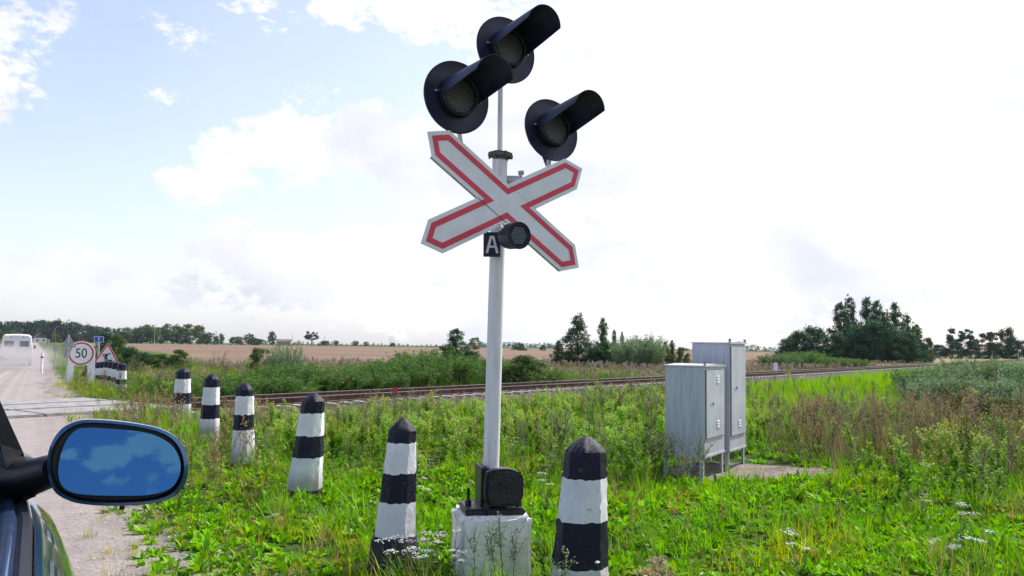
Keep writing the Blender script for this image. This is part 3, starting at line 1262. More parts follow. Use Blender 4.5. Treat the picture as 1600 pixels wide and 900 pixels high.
def lamp(c, scale, nrm, twist, arm_to):
    nrm = nrm.normalized()
    Fm = frame_of(c, nrm, twist=twist) @ Matrix.Scale(scale, 4)
    N = 48
    mb = MB()                                                       # housing behind the board
    prof = [(.145, -.005), (.15, -.05), (.145, -.13), (.12, -.17), (.05, -.185)]
    vs, fs = [], []
    for (r_, z_) in prof:
        for k in range(32):
            t_ = 2 * math.pi * k / 32
            vs.append((r_ * math.cos(t_), r_ * math.sin(t_), z_))
    for i in range(len(prof) - 1):
        for k in range(32):
            fs.append((i * 32 + k, i * 32 + (k + 1) % 32, (i + 1) * 32 + (k + 1) % 32, (i + 1) * 32 + k))
    fs.append(tuple(4 * 32 + k for k in range(32)))
    mb.add(vs, fs, 0, Fm)
    if arm_to is not None:
        back = Fm @ Vector((0, -.02, -.16))
        mid_ = Vector((back.x, back.y, back.z)) - nrm * .03
        mb.tube([back + nrm * .02, mid_], .021, 12)
        mb.tube([mid_ + Vector((0, 0, .015)), arm_to], .021, 12)
    root = part(mb, 'lamp', M_NAVY, smooth=40)
    mb = MB()                                                       # round backing board with rolled rim
    vs, fs = [], []
    for (r_, z_) in ((.142, .0), (.235, .0), (.246, .006), (.25, .002), (.25, -.008), (.24, -.009), (.142, -.009)):
        for k in range(N):
            t_ = 2 * math.pi * k / N
            vs.append((r_ * math.cos(t_), r_ * math.sin(t_), z_))
    for i in range(6):
        for k in range(N):
            fs.append((i * N + k, i * N + (k + 1) % N, (i + 1) * N + (k + 1) % N, (i + 1) * N + k))
    for k in range(N):
        fs.append((6 * N + k, 6 * N + (k + 1) % N, (k + 1) % N, k))
    mb.add(vs, fs, 0, Fm)
    part(mb, 'backing_board', M_NAVY, root, 40)
    mb = MB()                                                       # short ring holding the lens
    vs, fs = [], []
    pr = ((.128, .0), (.136, .0), (.140, .06), (.134, .066), (.120, .062), (.118, .03))
    for (r_, z_) in pr:
        for k in range(N):
            t_ = 2 * math.pi * k / N
            vs.append((r_ * math.cos(t_), r_ * math.sin(t_), z_))
    for i in range(5):
        for k in range(N):
            fs.append((i * N + k, i * N + (k + 1) % N, (i + 1) * N + (k + 1) % N, (i + 1) * N + k))
    mb.add(vs, fs, 0, Fm)
    for sx in (-1, 1):
        mb.box((sx * .150, .0, .03), (.02, .03, .03), 0, Fm, bev=.003)
        mb.tube([Fm @ Vector((sx * .155, 0, .02)), Fm @ Vector((sx * .178, 0, .022))], .006, 6, 1)
    part(mb, 'lens_ring', [M_RUBBER, M_GALV], root, 40)
    mb = MB()                                                       # domed lens
    vs, fs = [(0, 0, .052)], []
    for i, (r_, z_) in enumerate(((.04, .050), (.08, .044), (.118, .034))):
        for k in range(N):
            t_ = 2 * math.pi * k / N
            vs.append((r_ * math.cos(t_), r_ * math.sin(t_), z_))
    for k in range(N):
        fs.append((0, 1 + k, 1 + (k + 1) % N))
        for i in range(2):
            fs.append((1 + i * N + k, 1 + (i + 1) * N + k, 1 + (i + 1) * N + (k + 1) % N, 1 + i * N + (k + 1) % N))
    # dots moulded in rows
    mb.add(vs, fs, 0, Fm)
    part(mb, 'lens', M_LENS, root, 60)
    mb = MB()                                                       # long hood, open below
    Lh, th = .47, .004
    NA, NL = 36, 8
    vs, fs = [], []
    for side_, dr in ((0, th), (1, 0)):
        for i in range(NL + 1):
            f_ = i / NL
            half = R_(104 - 22 * f_)
            rr_ = .139 - .006 * f_ + dr
            for k in range(NA + 1):
                t_ = math.pi / 2 - half + 2 * half * k / NA
                # the tip is cut on a slight slant so the crown reaches farther
                zz = f_ * Lh * (1 + .06 * math.sin(t_)) + .012
                vs.append((rr_ * math.cos(t_), rr_ * math.sin(t_), zz))
    m_ = NA + 1
    o_ = (NL + 1) * m_
    for i in range(NL):
        for k in range(NA):
            a0 = i * m_ + k
            fs.append((a0, a0 + 1, a0 + m_ + 1, a0 + m_))
            fs.append((o_ + a0, o_ + a0 + m_, o_ + a0 + m_ + 1, o_ + a0 + 1))
        for k in (0, NA):
            a0 = i * m_ + k
            fs.append((a0, a0 + m_, o_ + a0 + m_, o_ + a0))
    for i in (0, NL):
        for k in range(NA):
            a0 = i * m_ + k
            fs.append((a0, a0 + 1, o_ + a0 + 1, o_ + a0))
    mb.add(vs, fs, 0, Fm)
    part(mb, 'hood', M_NAVY, root, 40)
    return root


LN = Vector((math.sin(R_(33)), -math.cos(R_(33)), .02))
mid_br = P(800, 277, 5.93)
la = lamp(P(714, 152, 5.64), 1.02, LN, R_(-4), P(716, 196, 5.86))
lb = lamp(P(791, 78, 5.86), .985, LN + Vector((0, 0, .04)), R_(-4), None)
lc = lamp(P(862, 203, 6.22), .975, LN + Vector((0, 0, .09)), R_(-4), P(858, 262, 6.28))
# bracket arms carrying the lamps, behind the cross
mb = MB()
mb.tube([P(716, 196, 5.86), P(722, 232, 5.86), P(760, 276, 5.92), P(800, 282, 6.0), P(850, 285, 6.22), P(857, 268, 6.27), P(858, 248, 6.28)], .019, 12)
mb.box(P(792, 281, 5.97), (.19, .10, .045), 1, bev=.006)
for q_ in ((778, 283, 5.9), (788, 284, 5.9), (814, 277, 5.98)):
    p = P(*q_)
    mb.tube([p + Vector((-.02, 0, .03)), p + Vector((.02, 0, .035))], .017, 8, 1)
    mb.tube([p + Vector((0, 0, -.05)), p + Vector((0, 0, .03))], .012, 8, 1)
part(mb, 'bracket', [M_POLE, M_GALV], smooth=40)

# the crossbuck
ca, cL, cw = R_(29.83), .754, .121


def cross_outline(dlt):
    Lx, w = cL - dlt * 1.414, cw - dlt
    conc = [(w / math.sin(ca), 0), (0, -w / math.cos(ca)), (-w / math.sin(ca), 0), (0, w / math.cos(ca))]
    out = []
    for k, t_ in enumerate((ca, -ca, ca + math.pi, math.pi - ca)):
        d = Vector((math.cos(t_), math.sin(t_)))
        n_ = Vector((-d.y, d.x))
        out += [tuple(d * (Lx - w) + n_ * w), tuple(d * Lx), tuple(d * (Lx - w) - n_ * w), conc[k]]
    return out


tl = R_(-1.86)
upv = Vector((0, 0, 1)) * math.cos(tl) + NRM * math.sin(tl)
nn = BAR.cross(upv)
Mx = Matrix((BAR, upv, nn)).transposed().to_4x4()
FX = Matrix.Translation(Vector((-.0409, 5.75, 2.4961))) @ Mx @ Matrix.Rotation(R_(-3.31), 4, 'Z')
mb = MB()
o0 = cross_outline(0)
mb.prism(o0, -.006, 0, 0, FX)
ra, rb = cross_outline(.028), cross_outline(.066)
n = 16
vs = [(p[0], p[1], .0022) for p in ra] + [(p[0], p[1], .0022) for p in rb]
mb.add(vs, [(i, (i + 1) % n, n + (i + 1) % n, n + i) for i in range(n)], 1, FX)


def dseam(p, q, w=.0025, m=2, z=.0035):
    p, q = Vector(p), Vector(q)
    d = (q - p).normalized()
    s_ = Vector((-d.y, d.x)) * w / 2
    return mb.add([(*(p - s_), z), (*(q - s_), z), (*(q + s_), z), (*(p + s_), z)], [(0, 1, 2, 3)], m, FX)


cl, cb_, cr_, ct = (Vector(v) for v in ((-cw / math.sin(ca), 0), (0, -cw / math.cos(ca)), (cw / math.sin(ca), 0), (0, cw / math.cos(ca))))
dseam(cl, cb_, .004)
dseam(ct, cr_, .001)
# strengthening channel along the back edges, seen from below as a dark strip
for s_ in (1, -1):
    d = Vector((math.cos(-ca), math.sin(-ca)))
    n_ = Vector((-d.y, d.x))
    a_, b_ = d * (s_ * .16) - n_ * (cw - .012), d * (s_ * (cL - cw)) - n_ * (cw - .012)
    e_ = -n_ * .012
    q4 = [a_ - e_, b_ - e_, b_ + e_, a_ + e_]
    vs = [(*v, -.007) for v in q4] + [(*v, -.032) for v in q4]
    mb.add(vs, [(0, 1, 2, 3), (7, 6, 5, 4), (0, 4, 5, 1), (1, 5, 6, 2), (2, 6, 7, 3), (3, 7, 4, 0)], 3, FX)
mb.box((0, 0, -.035), (.30, .05, .05), 3, FX)
part(mb, 'cross_sign', [M_SIGNW, M_RED, M_BLACK, M_GREY])

# bell: black drum with a perforated front
bc = P(810, 368, 5.50)
FBl = frame_of(bc, Vector((math.sin(R_(31)), -math.cos(R_(31)), -.06))) @ Matrix.Scale(.88, 4)
mb = MB()
vs, fs = [], []
N = 40
prof = [(.0, -.16), (.06, -.16), (.095, -.15), (.1, -.12), (.1, .0), (.104, .0), (.104, .012), (.096, .012), (.094, .004), (.0, .004)]
for (r_, z_) in prof[1:-1]:
    for k in range(N):
        t_ = 2 * math.pi * k / N
        vs.append((r_ * math.cos(t_), r_ * math.sin(t_), z_))
m_ = len(prof) - 2
for i in range(m_ - 1):
    for k in range(N):
        fs.append((i * N + k, i * N + (k + 1) % N, (i + 1) * N + (k + 1) % N, (i + 1) * N + k))
fs.append(tuple(range(N)))
fs.append(tuple((m_ - 1) * N + k for k in range(N)))
mb.add(vs, fs, 0, FBl)
mb.tube([FBl @ Vector((0, 0, -.15)), P(781, 372, 5.83)], .02, 10, 0)
mb.tube([FBl @ Vector((-.085, .05, -.12)), FBl @ Vector((-.115, .07, -.12))], .022, 10, 1)
bell = part(mb, 'bell', [M_NAVY, M_LETTER], smooth=40)
mb = MB()
for i in range(-5, 6):
    for j in range(-5, 6):
        x = (i + (j % 2) * .5) * .0205
        y = j * .0178
        if math.hypot(x, y) < .091:
            outer = math.hypot(x, y) > .066
            oo = [(x + math.cos(t_) * .0072, y + math.sin(t_) * .0072) for t_ in np.linspace(0, 6.283, 9)[:-1]]
            mb.prism(oo, .0045, .0062, 0 if not outer else 1, FBl)
part(mb, 'perforated_front', [simple('bell_holes', (.12, .13, .17), .4), M_HOLE], bell)
# letter plate
pc = P(768.5, 382, 5.74)
FP = frame_of(pc, Vector((.16, -1, -.03)), twist=R_(1))
mb = MB()
mb.box((0, 0, 0), (.118, .172, .012), 0, FP, bev=.002)
plate = part(mb, 'letter_plate', M_NAVY)
mb = MB()
for (x0, y0, x1, y1, w_) in ((-.036, -.060, -.006, .056, .017), (.038, -.060, .008, .056, .017), (-.024, -.016, .026, -.016, .014), (-.012, .052, .014, .052, .014)):
    p, q = Vector((x0, y0)), Vector((x1, y1))
    d = (q - p).normalized()
    s_ = Vector((-d.y, d.x)) * w_ / 2
    zt = .0085 + .0006 * (len(mb.v) // 8)
    q4 = [p - s_, q - s_, q + s_, p + s_]
    mb.add([(*v, .006) for v in q4] + [(*v, zt) for v in q4], [(7, 6, 5, 4)[::-1], (0, 4, 5, 1), (1, 5, 6, 2), (2, 6, 7, 3), (3, 7, 4, 0)], 0, FP)
part(mb, 'letter_a', M_LETTER, plate)

# ------------------------------------------------------------------ relay cabinets
DD = Vector((.53, .848, 0)).normalized()        # along the doors
DN = Vector((DD.y, -DD.x, 0))                    # door normal (towards right and viewer)


def cabinet(cx, cy, width, depth, zb, zt, dz0, dz1, label, handle_z, louv, gz_):
    """corner nearest the viewer at (cx, cy); doors run along DD"""
    e = empty('relay_cabinet', (cx, cy, gz_), math.atan2(DD.y, DD.x), label, 'cabinet', 'grey steel relay cabinets beside the gravel mound')
    # local frame: x along the doors, y = back (away from the door face)
    b = MB()
    b.box((width / 2, depth / 2, (zb + zt) / 2), (width, depth, zt - zb), 0, bev=.006)
    b.box((width / 2, -.003, zb + .012), (width, .010, .024), 0)
    for z_ in (zb + .07,):
        b.box((-.004, depth / 2, z_ - .04), (.012, depth + .006, .075), 0, bev=.003)
    b.build('body', M_CAB, e, 40)
    d = MB()
    d.box((width / 2, -.009, (dz0 + dz1) / 2), (width - .08, .014, dz1 - dz0), 0, bev=.004)
    dr = d.build('door', M_CABDOOR, e, 40)
    s_ = MB()
    for (x0, z0_, x1, z1_) in ((.034, dz0 - .004, width - .034, dz0), (.034, dz1, width - .034, dz1 + .004), (.034, dz0, .0375, dz1), (width - .0375, dz0, width - .034, dz1)):
        s_.box(((x0 + x1) / 2, -.002, (z0_ + z1_) / 2), (x1 - x0, .006, z1_ - z0_), 0)
    s_.build('door_gap', M_HOLE, e)
    h = MB()
    h.box((width * .36, -.022, handle_z), (.022, .018, .042), 0, bev=.004)
    h.build('handle', [M_GREY, M_HOLE], dr)
    h = MB()
    h.tube([(width * .24, -.014, handle_z - .012), (width * .24, -.019, handle_z - .012)], .011, 8, 0)
    h.build('keyhole', M_HOLE, dr)
    for (lx, lz) in louv:
        l = MB()
        for j in range(3):
            l.box((lx, -.020, lz + (j - 1) * .034), (.085, .010, .020), 0, bev=.003, rot=Matrix.Rotation(R_(-3), 3, 'Y'))
        l.build('vent', M_WHITE, dr)
    r = MB()
    ov = .010
    vs = []
    for (x, y, z) in ((-ov, -ov - .01, 0), (width + ov, -ov - .01, 0), (width + ov, depth + ov, 0), (-ov, depth + ov, 0)):
        vs.append((x, y, zt + .001))
    top_ = [(-ov, -ov - .01, zt + .018), (width + ov, -ov - .01, zt + .018), (width + ov, depth + ov, zt + .018), (-ov, depth + ov, zt + .018)]
    rdg = [(width / 2, -ov - .01, zt + .036), (width / 2, depth + ov, zt + .036)]
    V_ = vs + top_ + rdg
    r.add(V_, [(3, 2, 1, 0), (0, 1, 5, 8, 4), (2, 3, 7, 9, 6), (3, 0, 4, 7), (1, 2, 6, 5), (4, 8, 9, 7), (8, 5, 6, 9)])
    r.build('roof', M_CABROOF, e)
    for lx in (.02, width - .02):
        g_ = MB()
        g_.box((lx, .0, zt + .038), (.006, .035, .055), 0, bev=.002)
        g_.box((lx, .0, zt + .056), (.010, .012, .014), 1)
        g_.build('lifting_lug', [M_GALV, M_HOLE], e)
    for (lx, ly) in ((.022, .022), (width - .022, .022), (.022, depth - .022), (width - .022, depth - .022)):
        g_ = MB()
        g_.box((lx, ly, zb / 2 - .08), (.05, .006, zb + .16), 0)
        g_.box((lx - .022 if lx < width / 2 else lx + .022, ly + .02, zb / 2 - .08), (.006, .044, zb + .16), 0)
        g_.build('leg', M_CAB, e)
    for k_ in range(9):
        pp = Vector((cx, cy, 0)) + DD * width * (k_ % 3) / 2 - DN * depth * (k_ // 3) / 2
        NOPLANT.append((pp.x, pp.y, .24))
    return e


c1 = P(1096, 718, 10.02)
cabinet(2.32, 10.02, .76, .50, .205, 1.285, .43, 1.245, 'lower grey relay cabinet on legs with a streaky painted side, nearest to the signal', .84, ((.46, 1.13), (.46, .58)), 0.0)
cabinet(2.82, 10.78, .70, .50, .19, 1.575, .39, 1.54, 'taller grey relay cabinet with a narrow door, behind the lower one', 1.0, ((.38, .53),), 0.0)


# ------------------------------------------------------------------ signs by the road
def post(mb, x, y, z0, z1, r=.03, m=0, n=10):
    mb.tube([(x, y, z0), (x, y, z1)], r, n, m)


# "50" board
c = P(127, 552.5, 31)
FSg = frame_of(c, Vector((.40, -.92, 0)))
gz = Hf(c.x, c.y)
e = empty('speed_sign', (c.x, c.y, gz), 0, 'white round-topped speed limit board reading 50 in a red ring on two white legs', 'speed sign')
FE = Matrix.Translation((c.x, c.y, gz))
R0 = .465
out = [(math.cos(t_) * R0, math.sin(t_) * R0) for t_ in np.linspace(0, math.pi, 25)] + [(-R0, -.43), (R0, -.43)]
mb = MB()
mb.prism(out, -.03, .03, 0, FSg)
mb.build('board', M_WHITE, e, frame=FE)
hh = c.z - gz
for sx in (-1, 1):
    mb = MB()
    o4 = [(sx * .47, -.43), (sx * .22, -.43), (sx * .27, -hh - .3), (sx * .50, -hh - .3)]
    mb.prism(o4 if sx < 0 else o4[::-1], -.03, .03, 0, FSg)
    mb.build('leg', M_WHITE, e, frame=FE)
mb = MB()
N = 48
vs = [(math.cos(2 * math.pi * k / N) * .42, math.sin(2 * math.pi * k / N) * .42, .034) for k in range(N)] + [(math.cos(2 * math.pi * k / N) * .365, math.sin(2 * math.pi * k / N) * .365, .034) for k in range(N)]
mb.add(vs, [(k, (k + 1) % N, N + (k + 1) % N, N + k) for k in range(N)], 0, FSg)
mb.build('red_ring', M_RED, e, frame=FE)
vs, fs = text_mesh('50', .44)
mb = MB()
mb.add(vs, fs, 0, FSg @ Matrix.Translation((0, 0, .036)) @ Matrix.Scale(.92, 4, (1, 0, 0)) @ Matrix.Scale(1.15, 4, (0, 1, 0)))
mb.build('digits', M_BLACK, e, frame=FE)

# road works triangle
c = P(167, 557.5, 32.2)
gz = Hf(c.x, c.y)
FSg = frame_of(c, Vector((.36, -.93, 0)), twist=R_(-2))
FE = Matrix.Translation((c.x, c.y, gz))
e = empty('road_works_sign', (c.x, c.y, gz), 0, 'red edged warning triangle with a digging man, behind the far striped bollards', 'warning sign')


def rtri(s_, r_=.04, yo=0.0):
    out = []
    Rr = s_ / math.sqrt(3)
    for k in range(3):
        a_ = math.pi / 2 + k * 2 * math.pi / 3
        cx_, cy_ = math.cos(a_) * (Rr - 2 * r_), math.sin(a_) * (Rr - 2 * r_) + yo
        for j in range(5):
            b_ = a_ - math.pi / 3 + j * math.pi / 6
            out.append((cx_ + math.cos(b_) * r_, cy_ + math.sin(b_) * r_))
    return out


mb = MB()
mb.prism(rtri(.98), -.012, 0, 0, FSg)
mb.add([(p[0], p[1], .003) for p in rtri(.94, .035)] + [(p[0], p[1], .003) for p in rtri(.74, .018)], [(k, (k + 1) % 15, 15 + (k + 1) % 15, 15 + k) for k in range(15)], 1, FSg)
mb.build('board', [M_SIGNW, M_RED], e, frame=FE)
mb = MB()


def ink(pts, z=.0042):
    mb.add([(p[0], p[1], z) for p in pts], [tuple(range(len(pts)))], 0, FSg)


ink([(.075 + math.cos(a_) * .036, .115 + math.sin(a_) * .036) for a_ in np.linspace(0, 6.283, 13)[:-1]])
ink([(.045, .085), (-.005, .115), (-.09, .10), (-.075, .0), (-.02, -.02), (.03, .04)], .0044)      # bent back
ink([(-.08, .03), (-.015, .0), (-.03, -.09), (-.015, -.175), (-.06, -.175), (-.08, -.09)], .0046)   # leg
ink([(-.03, .0), (.02, -.03), (.045, -.10), (.06, -.175), (.02, -.175), (.0, -.09)], .0048)
ink([(-.08, .095), (-.13, .03), (-.165, .05), (-.13, .10)], .0050)                                    # arm
ink([(-.18, .06), (-.165, .07), (.09, -.15), (.075, -.165)], .0052)                                  # shovel shaft
ink([(.06, -.175), (.21, -.175), (.17, -.12), (.11, -.09), (.07, -.14)], .0054)                     # heap
mb.build('digging_man', M_BLACK, e, frame=FE)
mb = MB()
b_ = FSg @ Vector((0, 0, -.04))
post(mb, b_.x, b_.y, gz - .3, c.z + .35)
mb.build('post', M_GALV, e, frame=FE)

# small blue sign with the number 1
c = P(154.5, 530.3, 35)
gz = Hf(c.x, c.y)
FSg = frame_of(c, Vector((.30, -.95, 0)))
FE = Matrix.Translation((c.x, c.y, gz))
e = empty('number_sign', (c.x, c.y, gz), 0, 'small blue sign reading 1 on a grey post in front of the dark bushes', 'road sign')
mb = MB()
mb.box((0, 0, 0), (.37, .25, .012), 0, FSg, bev=.004)
mb.box((0, 0, .008), (.33, .21, .004), 1, FSg)
bd = mb.build('board', [M_SIGNW, M_BLUE], e, frame=FE)
mb = MB()
mb.box((.004, 0, .013), (.034, .15, .003), 0, FSg)
mb.box((-.022, .052, .0135), (.030, .020, .003), 0, FSg, rot=Matrix.Rotation(R_(35), 3, 'Z'))
mb.build('digit', M_SIGNW, bd, frame=FE)
mb = MB()
b_ = FSg @ Vector((0, 0, -.04))
post(mb, b_.x, b_.y, gz - .3, c.z + .05, .045)
mb.build('post', M_GALV, e, frame=FE)

# signs seen from behind
c = P(107, 536.5, 29.5)
gz = Hf(c.x, c.y)
FSg = frame_of(c, Vector((.33, -.95, 0)))
FE = Matrix.Translation((c.x, c.y, gz))
e = empty('triangle_sign_back', (c.x, c.y, gz), 0, 'grey triangular sign seen from behind, on a pale post left of the speed board', 'road sign')
mb = MB()
mb.prism(rtri(.52, .03), -.02, -.008, 0, FSg)
mb.build('board', M_GREY, e, frame=FE)
mb = MB()
mb.box((-.03, -.36, -.014), (.20, .30, .012), 0, FSg, bev=.003)
mb.build('lower_plate', M_GREY, e, frame=FE)
mb = MB()
b_ = FSg @ Vector((0, 0, .025))
post(mb, b_.x, b_.y, gz - .3, c.z + .32, .024)
mb.build('post', M_GALV, e, frame=FE)
for (px, py, w_, h_, dd, lb_) in ((75.3, 534.5, .28, .50, 72, 'farthest small sign seen from behind on a post at the green bank'), (86.8, 544, .20, .42, 52, 'small rectangular sign back on a short post at the green bank')):
    c = P(px, py, dd)
    gz = Hf(c.x, c.y)
    FSg = frame_of(c, Vector((.42, -.9, 0)))
    FE = Matrix.Translation((c.x, c.y, gz))
    e = empty('sign_back', (c.x, c.y, gz), 0, lb_, 'road sign', 'small sign backs on the green bank')
    mb = MB()
    mb.box((0, 0, -.03), (w_, h_, .012), 0, FSg, bev=.003)
    mb.build('board', M_GREY, e, frame=FE)
    mb = MB()
    post(mb, c.x, c.y, gz - .3, c.z + h_ * .5, .035)
    mb.build('post', M_GREY, e, frame=FE)
# roadside delineator
c = P(65, 571.5, 47)
gz = Hf(c.x, c.y)
e = empty('marker_post', (c.x, c.y, gz), 0, 'slim white marker post with a red band at the road edge beside the van', 'marker post')
mb = MB()
zt_ = P(65, 552, 47).z
mb.box((c.x, c.y, (gz - .1 + zt_) / 2), (.13, .08, zt_ - gz + .1), 0, bev=.01)
mb.build('post_body', M_WHITE, e, frame=Matrix.Translation((c.x, c.y, gz)))
mb = MB()
mb.box((c.x, c.y, zt_ - .22), (.134, .084, .13), 0, bev=.01)
mb.build('red_band', M_RED, e, frame=Matrix.Translation((c.x, c.y, gz)))
# red paddle by the near rail, white stone beyond the track
c = P(617.5, 609.5, 24.5)
gz = Hf(c.x, c.y)
e = empty('track_marker', (c.x, c.y, gz), 0, 'small red paddle on a thin stake in the weeds before the rails', 'track marker')
mb = MB()
mb.box(c, (.13, .014, .17), 0, bev=.006)
mb.build('paddle', M_RED, e, frame=Matrix.Translation((c.x, c.y, gz)))
mb = MB()
post(mb, c.x, c.y + .012, gz - .2, c.z + .04, .012, n=6)
mb.build('stake', M_RUBBER, e, frame=Matrix.Translation((c.x, c.y, gz)))
c = P(1212, 570, 66)
mb = MB()
mb.box((c.x, c.y, (c.z - .9) / 2 + .25), (.30, .2, 1.15), 0, bev=.03)
mb.v = [Vector((v.x, v.y, v.z)) for v in mb.v]
zmax = max(v.z for v in mb.v)
mb.v = [v + Vector((0, 0, P(1212, 567, 66).z - zmax)) for v in mb.v]
tag(mb.build('track_stone', M_WHITE), 'short white stone post standing just beyond the far rail', 'marker post')

# ------------------------------------------------------------------ van
VD, VP_ = 60.0, P(24.2, 571.2, 60)
ve = empty('van', (VP_.x, VP_.y, float(road_z(road_st(VP_.x, VP_.y)[0])) + .01), math.atan2(U[1], U[0]) - math.pi / 2, 'white van with high roof seen from behind driving away in its dust', 'van')
# local: y forward, x right, origin at the middle of the rear bumper on the road
secs = [(.0, 2.18), (.35, 2.27), (3.6, 2.27), (4.15, 2.12), (4.75, 1.35), (5.45, 1.05), (5.6, .7)]


def van_sec(y, zt, inset=0.0):
    hw = .975 - inset
    fz = [(-hw, .42), (-hw - .02, .8), (-hw - .015, 1.15), (-hw + .06, zt - .35), (-hw + .10, zt - .12), (-hw + .22, zt - .01), (0, zt + .03)]
    fz += [(-a_, b_) for a_, b_ in reversed(fz[:-1])]
    return [(a_, y, b_) for a_, b_ in fz]


mb = MB()
rings = [van_sec(0, 2.18, .02)] + [van_sec(y, z) for y, z in secs[1:4]] + [[(x * .98, 4.75, min(z, 1.35)) for x, _, z in van_sec(4.75, 2.1)], [(x * .93, 5.45, min(z, 1.05)) for x, _, z in van_sec(5.45, 2.1)], [(x * .88, 5.6, min(z, .72)) for x, _, z in van_sec(5.6, 2.1)]]
n = len(rings[0])
for r_ in rings:
    mb.v += [Vector(p) for p in r_]
for i in range(len(rings) - 1):
    for k in range(n - 1):
        mb.f.append([i * n + k, i * n + k + 1, (i + 1) * n + k + 1, (i + 1) * n + k])
        mb.mi.append(0)
    mb.f.append([i * n + n - 1, i * n, (i + 1) * n, (i + 1) * n + n - 1])
    mb.mi.append(1)
mb.f.append(list(range(n))[::-1]); mb.mi.append(0)
mb.f.append([(len(rings) - 1) * n + k for k in range(n)]); mb.mi.append(0)
mb.build('body', [M_VANW, M_RUBBER], ve, 30)
for sx in (-1, 1):
    mb = MB()
    mb.box((sx * .455, -.012, 1.22), (.86, .03, 1.52), 0, bev=.01)
    d_ = mb.build('rear_door', M_VANW, ve, 30)
    mb = MB()
    mb.box((sx * .47, -.030, 1.58), (.58, .014, .42), 0, bev=.03)
    mb.build('window', M_GLASSD, d_, 30)
    if sx < 0:
        mb = MB()
        mb.box((-.42, -.036, 1.22), (.42, .012, .13), 0)
        mb.build('plate_recess', M_GREY, d_)
    else:
        mb = MB()
        mb.box((.09, -.04, 1.22), (.16, .03, .04), 0, bev=.008)
        mb.build('handle', M_RUBBER, d_)
    mb = MB()
    mb.box((sx * .88, -.02, .62), (.18, .05, .20), 0, bev=.01)
    mb.build('tail_light', M_TAIL, ve)
    mb = MB()
    mb.box((sx * .36, -.02, 2.06), (.10, .02, .05), 0)
    mb.build('roof_light', M_TAIL, ve)
    mb = MB()
    mb.box((sx * 1.13, 4.3, 1.32), (.16, .06, .30), 0, bev=.02)
    mb.box((sx * 1.03, 4.32, 1.25), (.12, .04, .04), 0)
    mb.build('wing_mirror', M_RUBBER, ve)
    for yy in (1.0, 4.6):
        mb = MB()
        mb.tube([(sx * .78, yy, .34), (sx * .97, yy, .34)], [.34, .34], 24)
        mb.tube([(sx * .90, yy, .34), (sx * .975, yy, .34)], [.19, .19], 16, 1)
        mb.build('wheel', [M_RUBBER, M_GALV], ve, 40)
mb = MB()
mb.box((0, -.06, .44), (1.86, .12, .15), 0, bev=.02)
mb.build('rear_bumper', M_RUBBER, ve)
mb = MB()
mb.box((0, -.035, 2.13), (.30, .04, .05), 0)
mb.build('roof_spoiler', M_VANW, ve)


# ------------------------------------------------------------------ the car the picture was taken from
def CW(s, t, z):
    return Vector((U[0] * s + RR[0] * t, U[1] * s + RR[1] * t, z))


CARO = CW(0, -.85, 0)
ce = empty('car', CARO, math.atan2(U[1], U[0]) - math.pi / 2, 'dark teal car at the left picture edge, its wing mirror reaching over the gravel', 'car')
CF = Matrix.Translation(CARO) @ Matrix.Rotation(math.atan2(U[1], U[0]) - math.pi / 2, 4, 'Z')
# local frame of the car: x right (t + .85), y forward (s)


def taper(s):
    return -.035 * float(ss(s, 1.35, 1.9)) - .10 * float(ss(s, 1.9, 2.9)) - .08 * float(ss(-s, 1.2, 2.2))


def side_loft(prof, ss_, mats, name, sm=40, tuck=None, parent=ce, closed=False):
    mb = MB()
    n = len(prof)
    for side in (1, -1):
        b = len(mb.v)
        for s in ss_:
            for (t_, z_) in prof:
                dzz = tuck(s, z_) if tuck else 0
                x = (.85 + t_ + taper(s)) * side
                mb.v.append(Vector((x, s, z_ + dzz)))
        for i in range(len(ss_) - 1):
            for k in range(n - 1):
                mb.f.append([b + i * n + k, b + i * n + k + 1, b + (i + 1) * n + k + 1, b + (i + 1) * n + k])
                mb.mi.append(0)
    return mb.build(name, mats, parent, sm)


bodyp = [(.020, 1.244), (.040, 1.225), (.062, 1.175), (.078, 1.09), (.082, 1.0), (.078, .88), (.082, .80), (.066, .74), (.055, .55), (.04, .38), (.0, .28), (-.1, .25)]
side_loft(bodyp, np.linspace(-1.0, 1.52, 30), M_CARPAINT, 'door')
fen = [(-.30, 1.25), (-.12, 1.255), (-.01, 1.243), (.032, 1.215), (.060, 1.16), (.076, 1.08), (.080, .98), (.082, .80), (.06, .60), (.04, .38), (.0, .28)]
side_loft(fen, np.linspace(1.532, 3.35, 22), M_CARPAINT, 'fender', tuck=lambda s, z: -(float(ss(s, 1.6, 3.35)) * .30) * max(0, (z - .3)))
side_loft([(-.05, 1.25)] + bodyp[1:], np.linspace(-2.6, -1.012, 14), M_CARPAINT, 'rear_panel', tuck=lambda s, z: -float(ss(-s, 1.4, 2.6)) * .12 * max(0, z - .5))
# hood, boot and a plain floor
mb = MB()
mb.add([(-.56, 1.5, 1.2), (.56, 1.5, 1.2), (.50, 3.35, .93), (-.50, 3.35, .93), (-.62, 3.42, .35), (.62, 3.42, .35)], [(0, 1, 2, 3), (3, 2, 5, 4)])
mb.add([(-.78, -1.0, 1.19), (.78, -1.0, 1.19), (.70, -2.58, 1.05), (-.70, -2.58, 1.05), (-.70, -2.62, .35), (.70, -2.62, .35)], [(3, 2, 1, 0), (4, 5, 2, 3)])
mb.build('bonnet_and_boot', M_CARPAINT, ce)
mb = MB()
mb.box((0, .3, .34), (1.5, 5.2, .1), 0)
mb.box((0, .2, .65), (1.46, 2.3, .5), 0)
mb.build('underbody_and_cabin', M_RUBBER, ce)
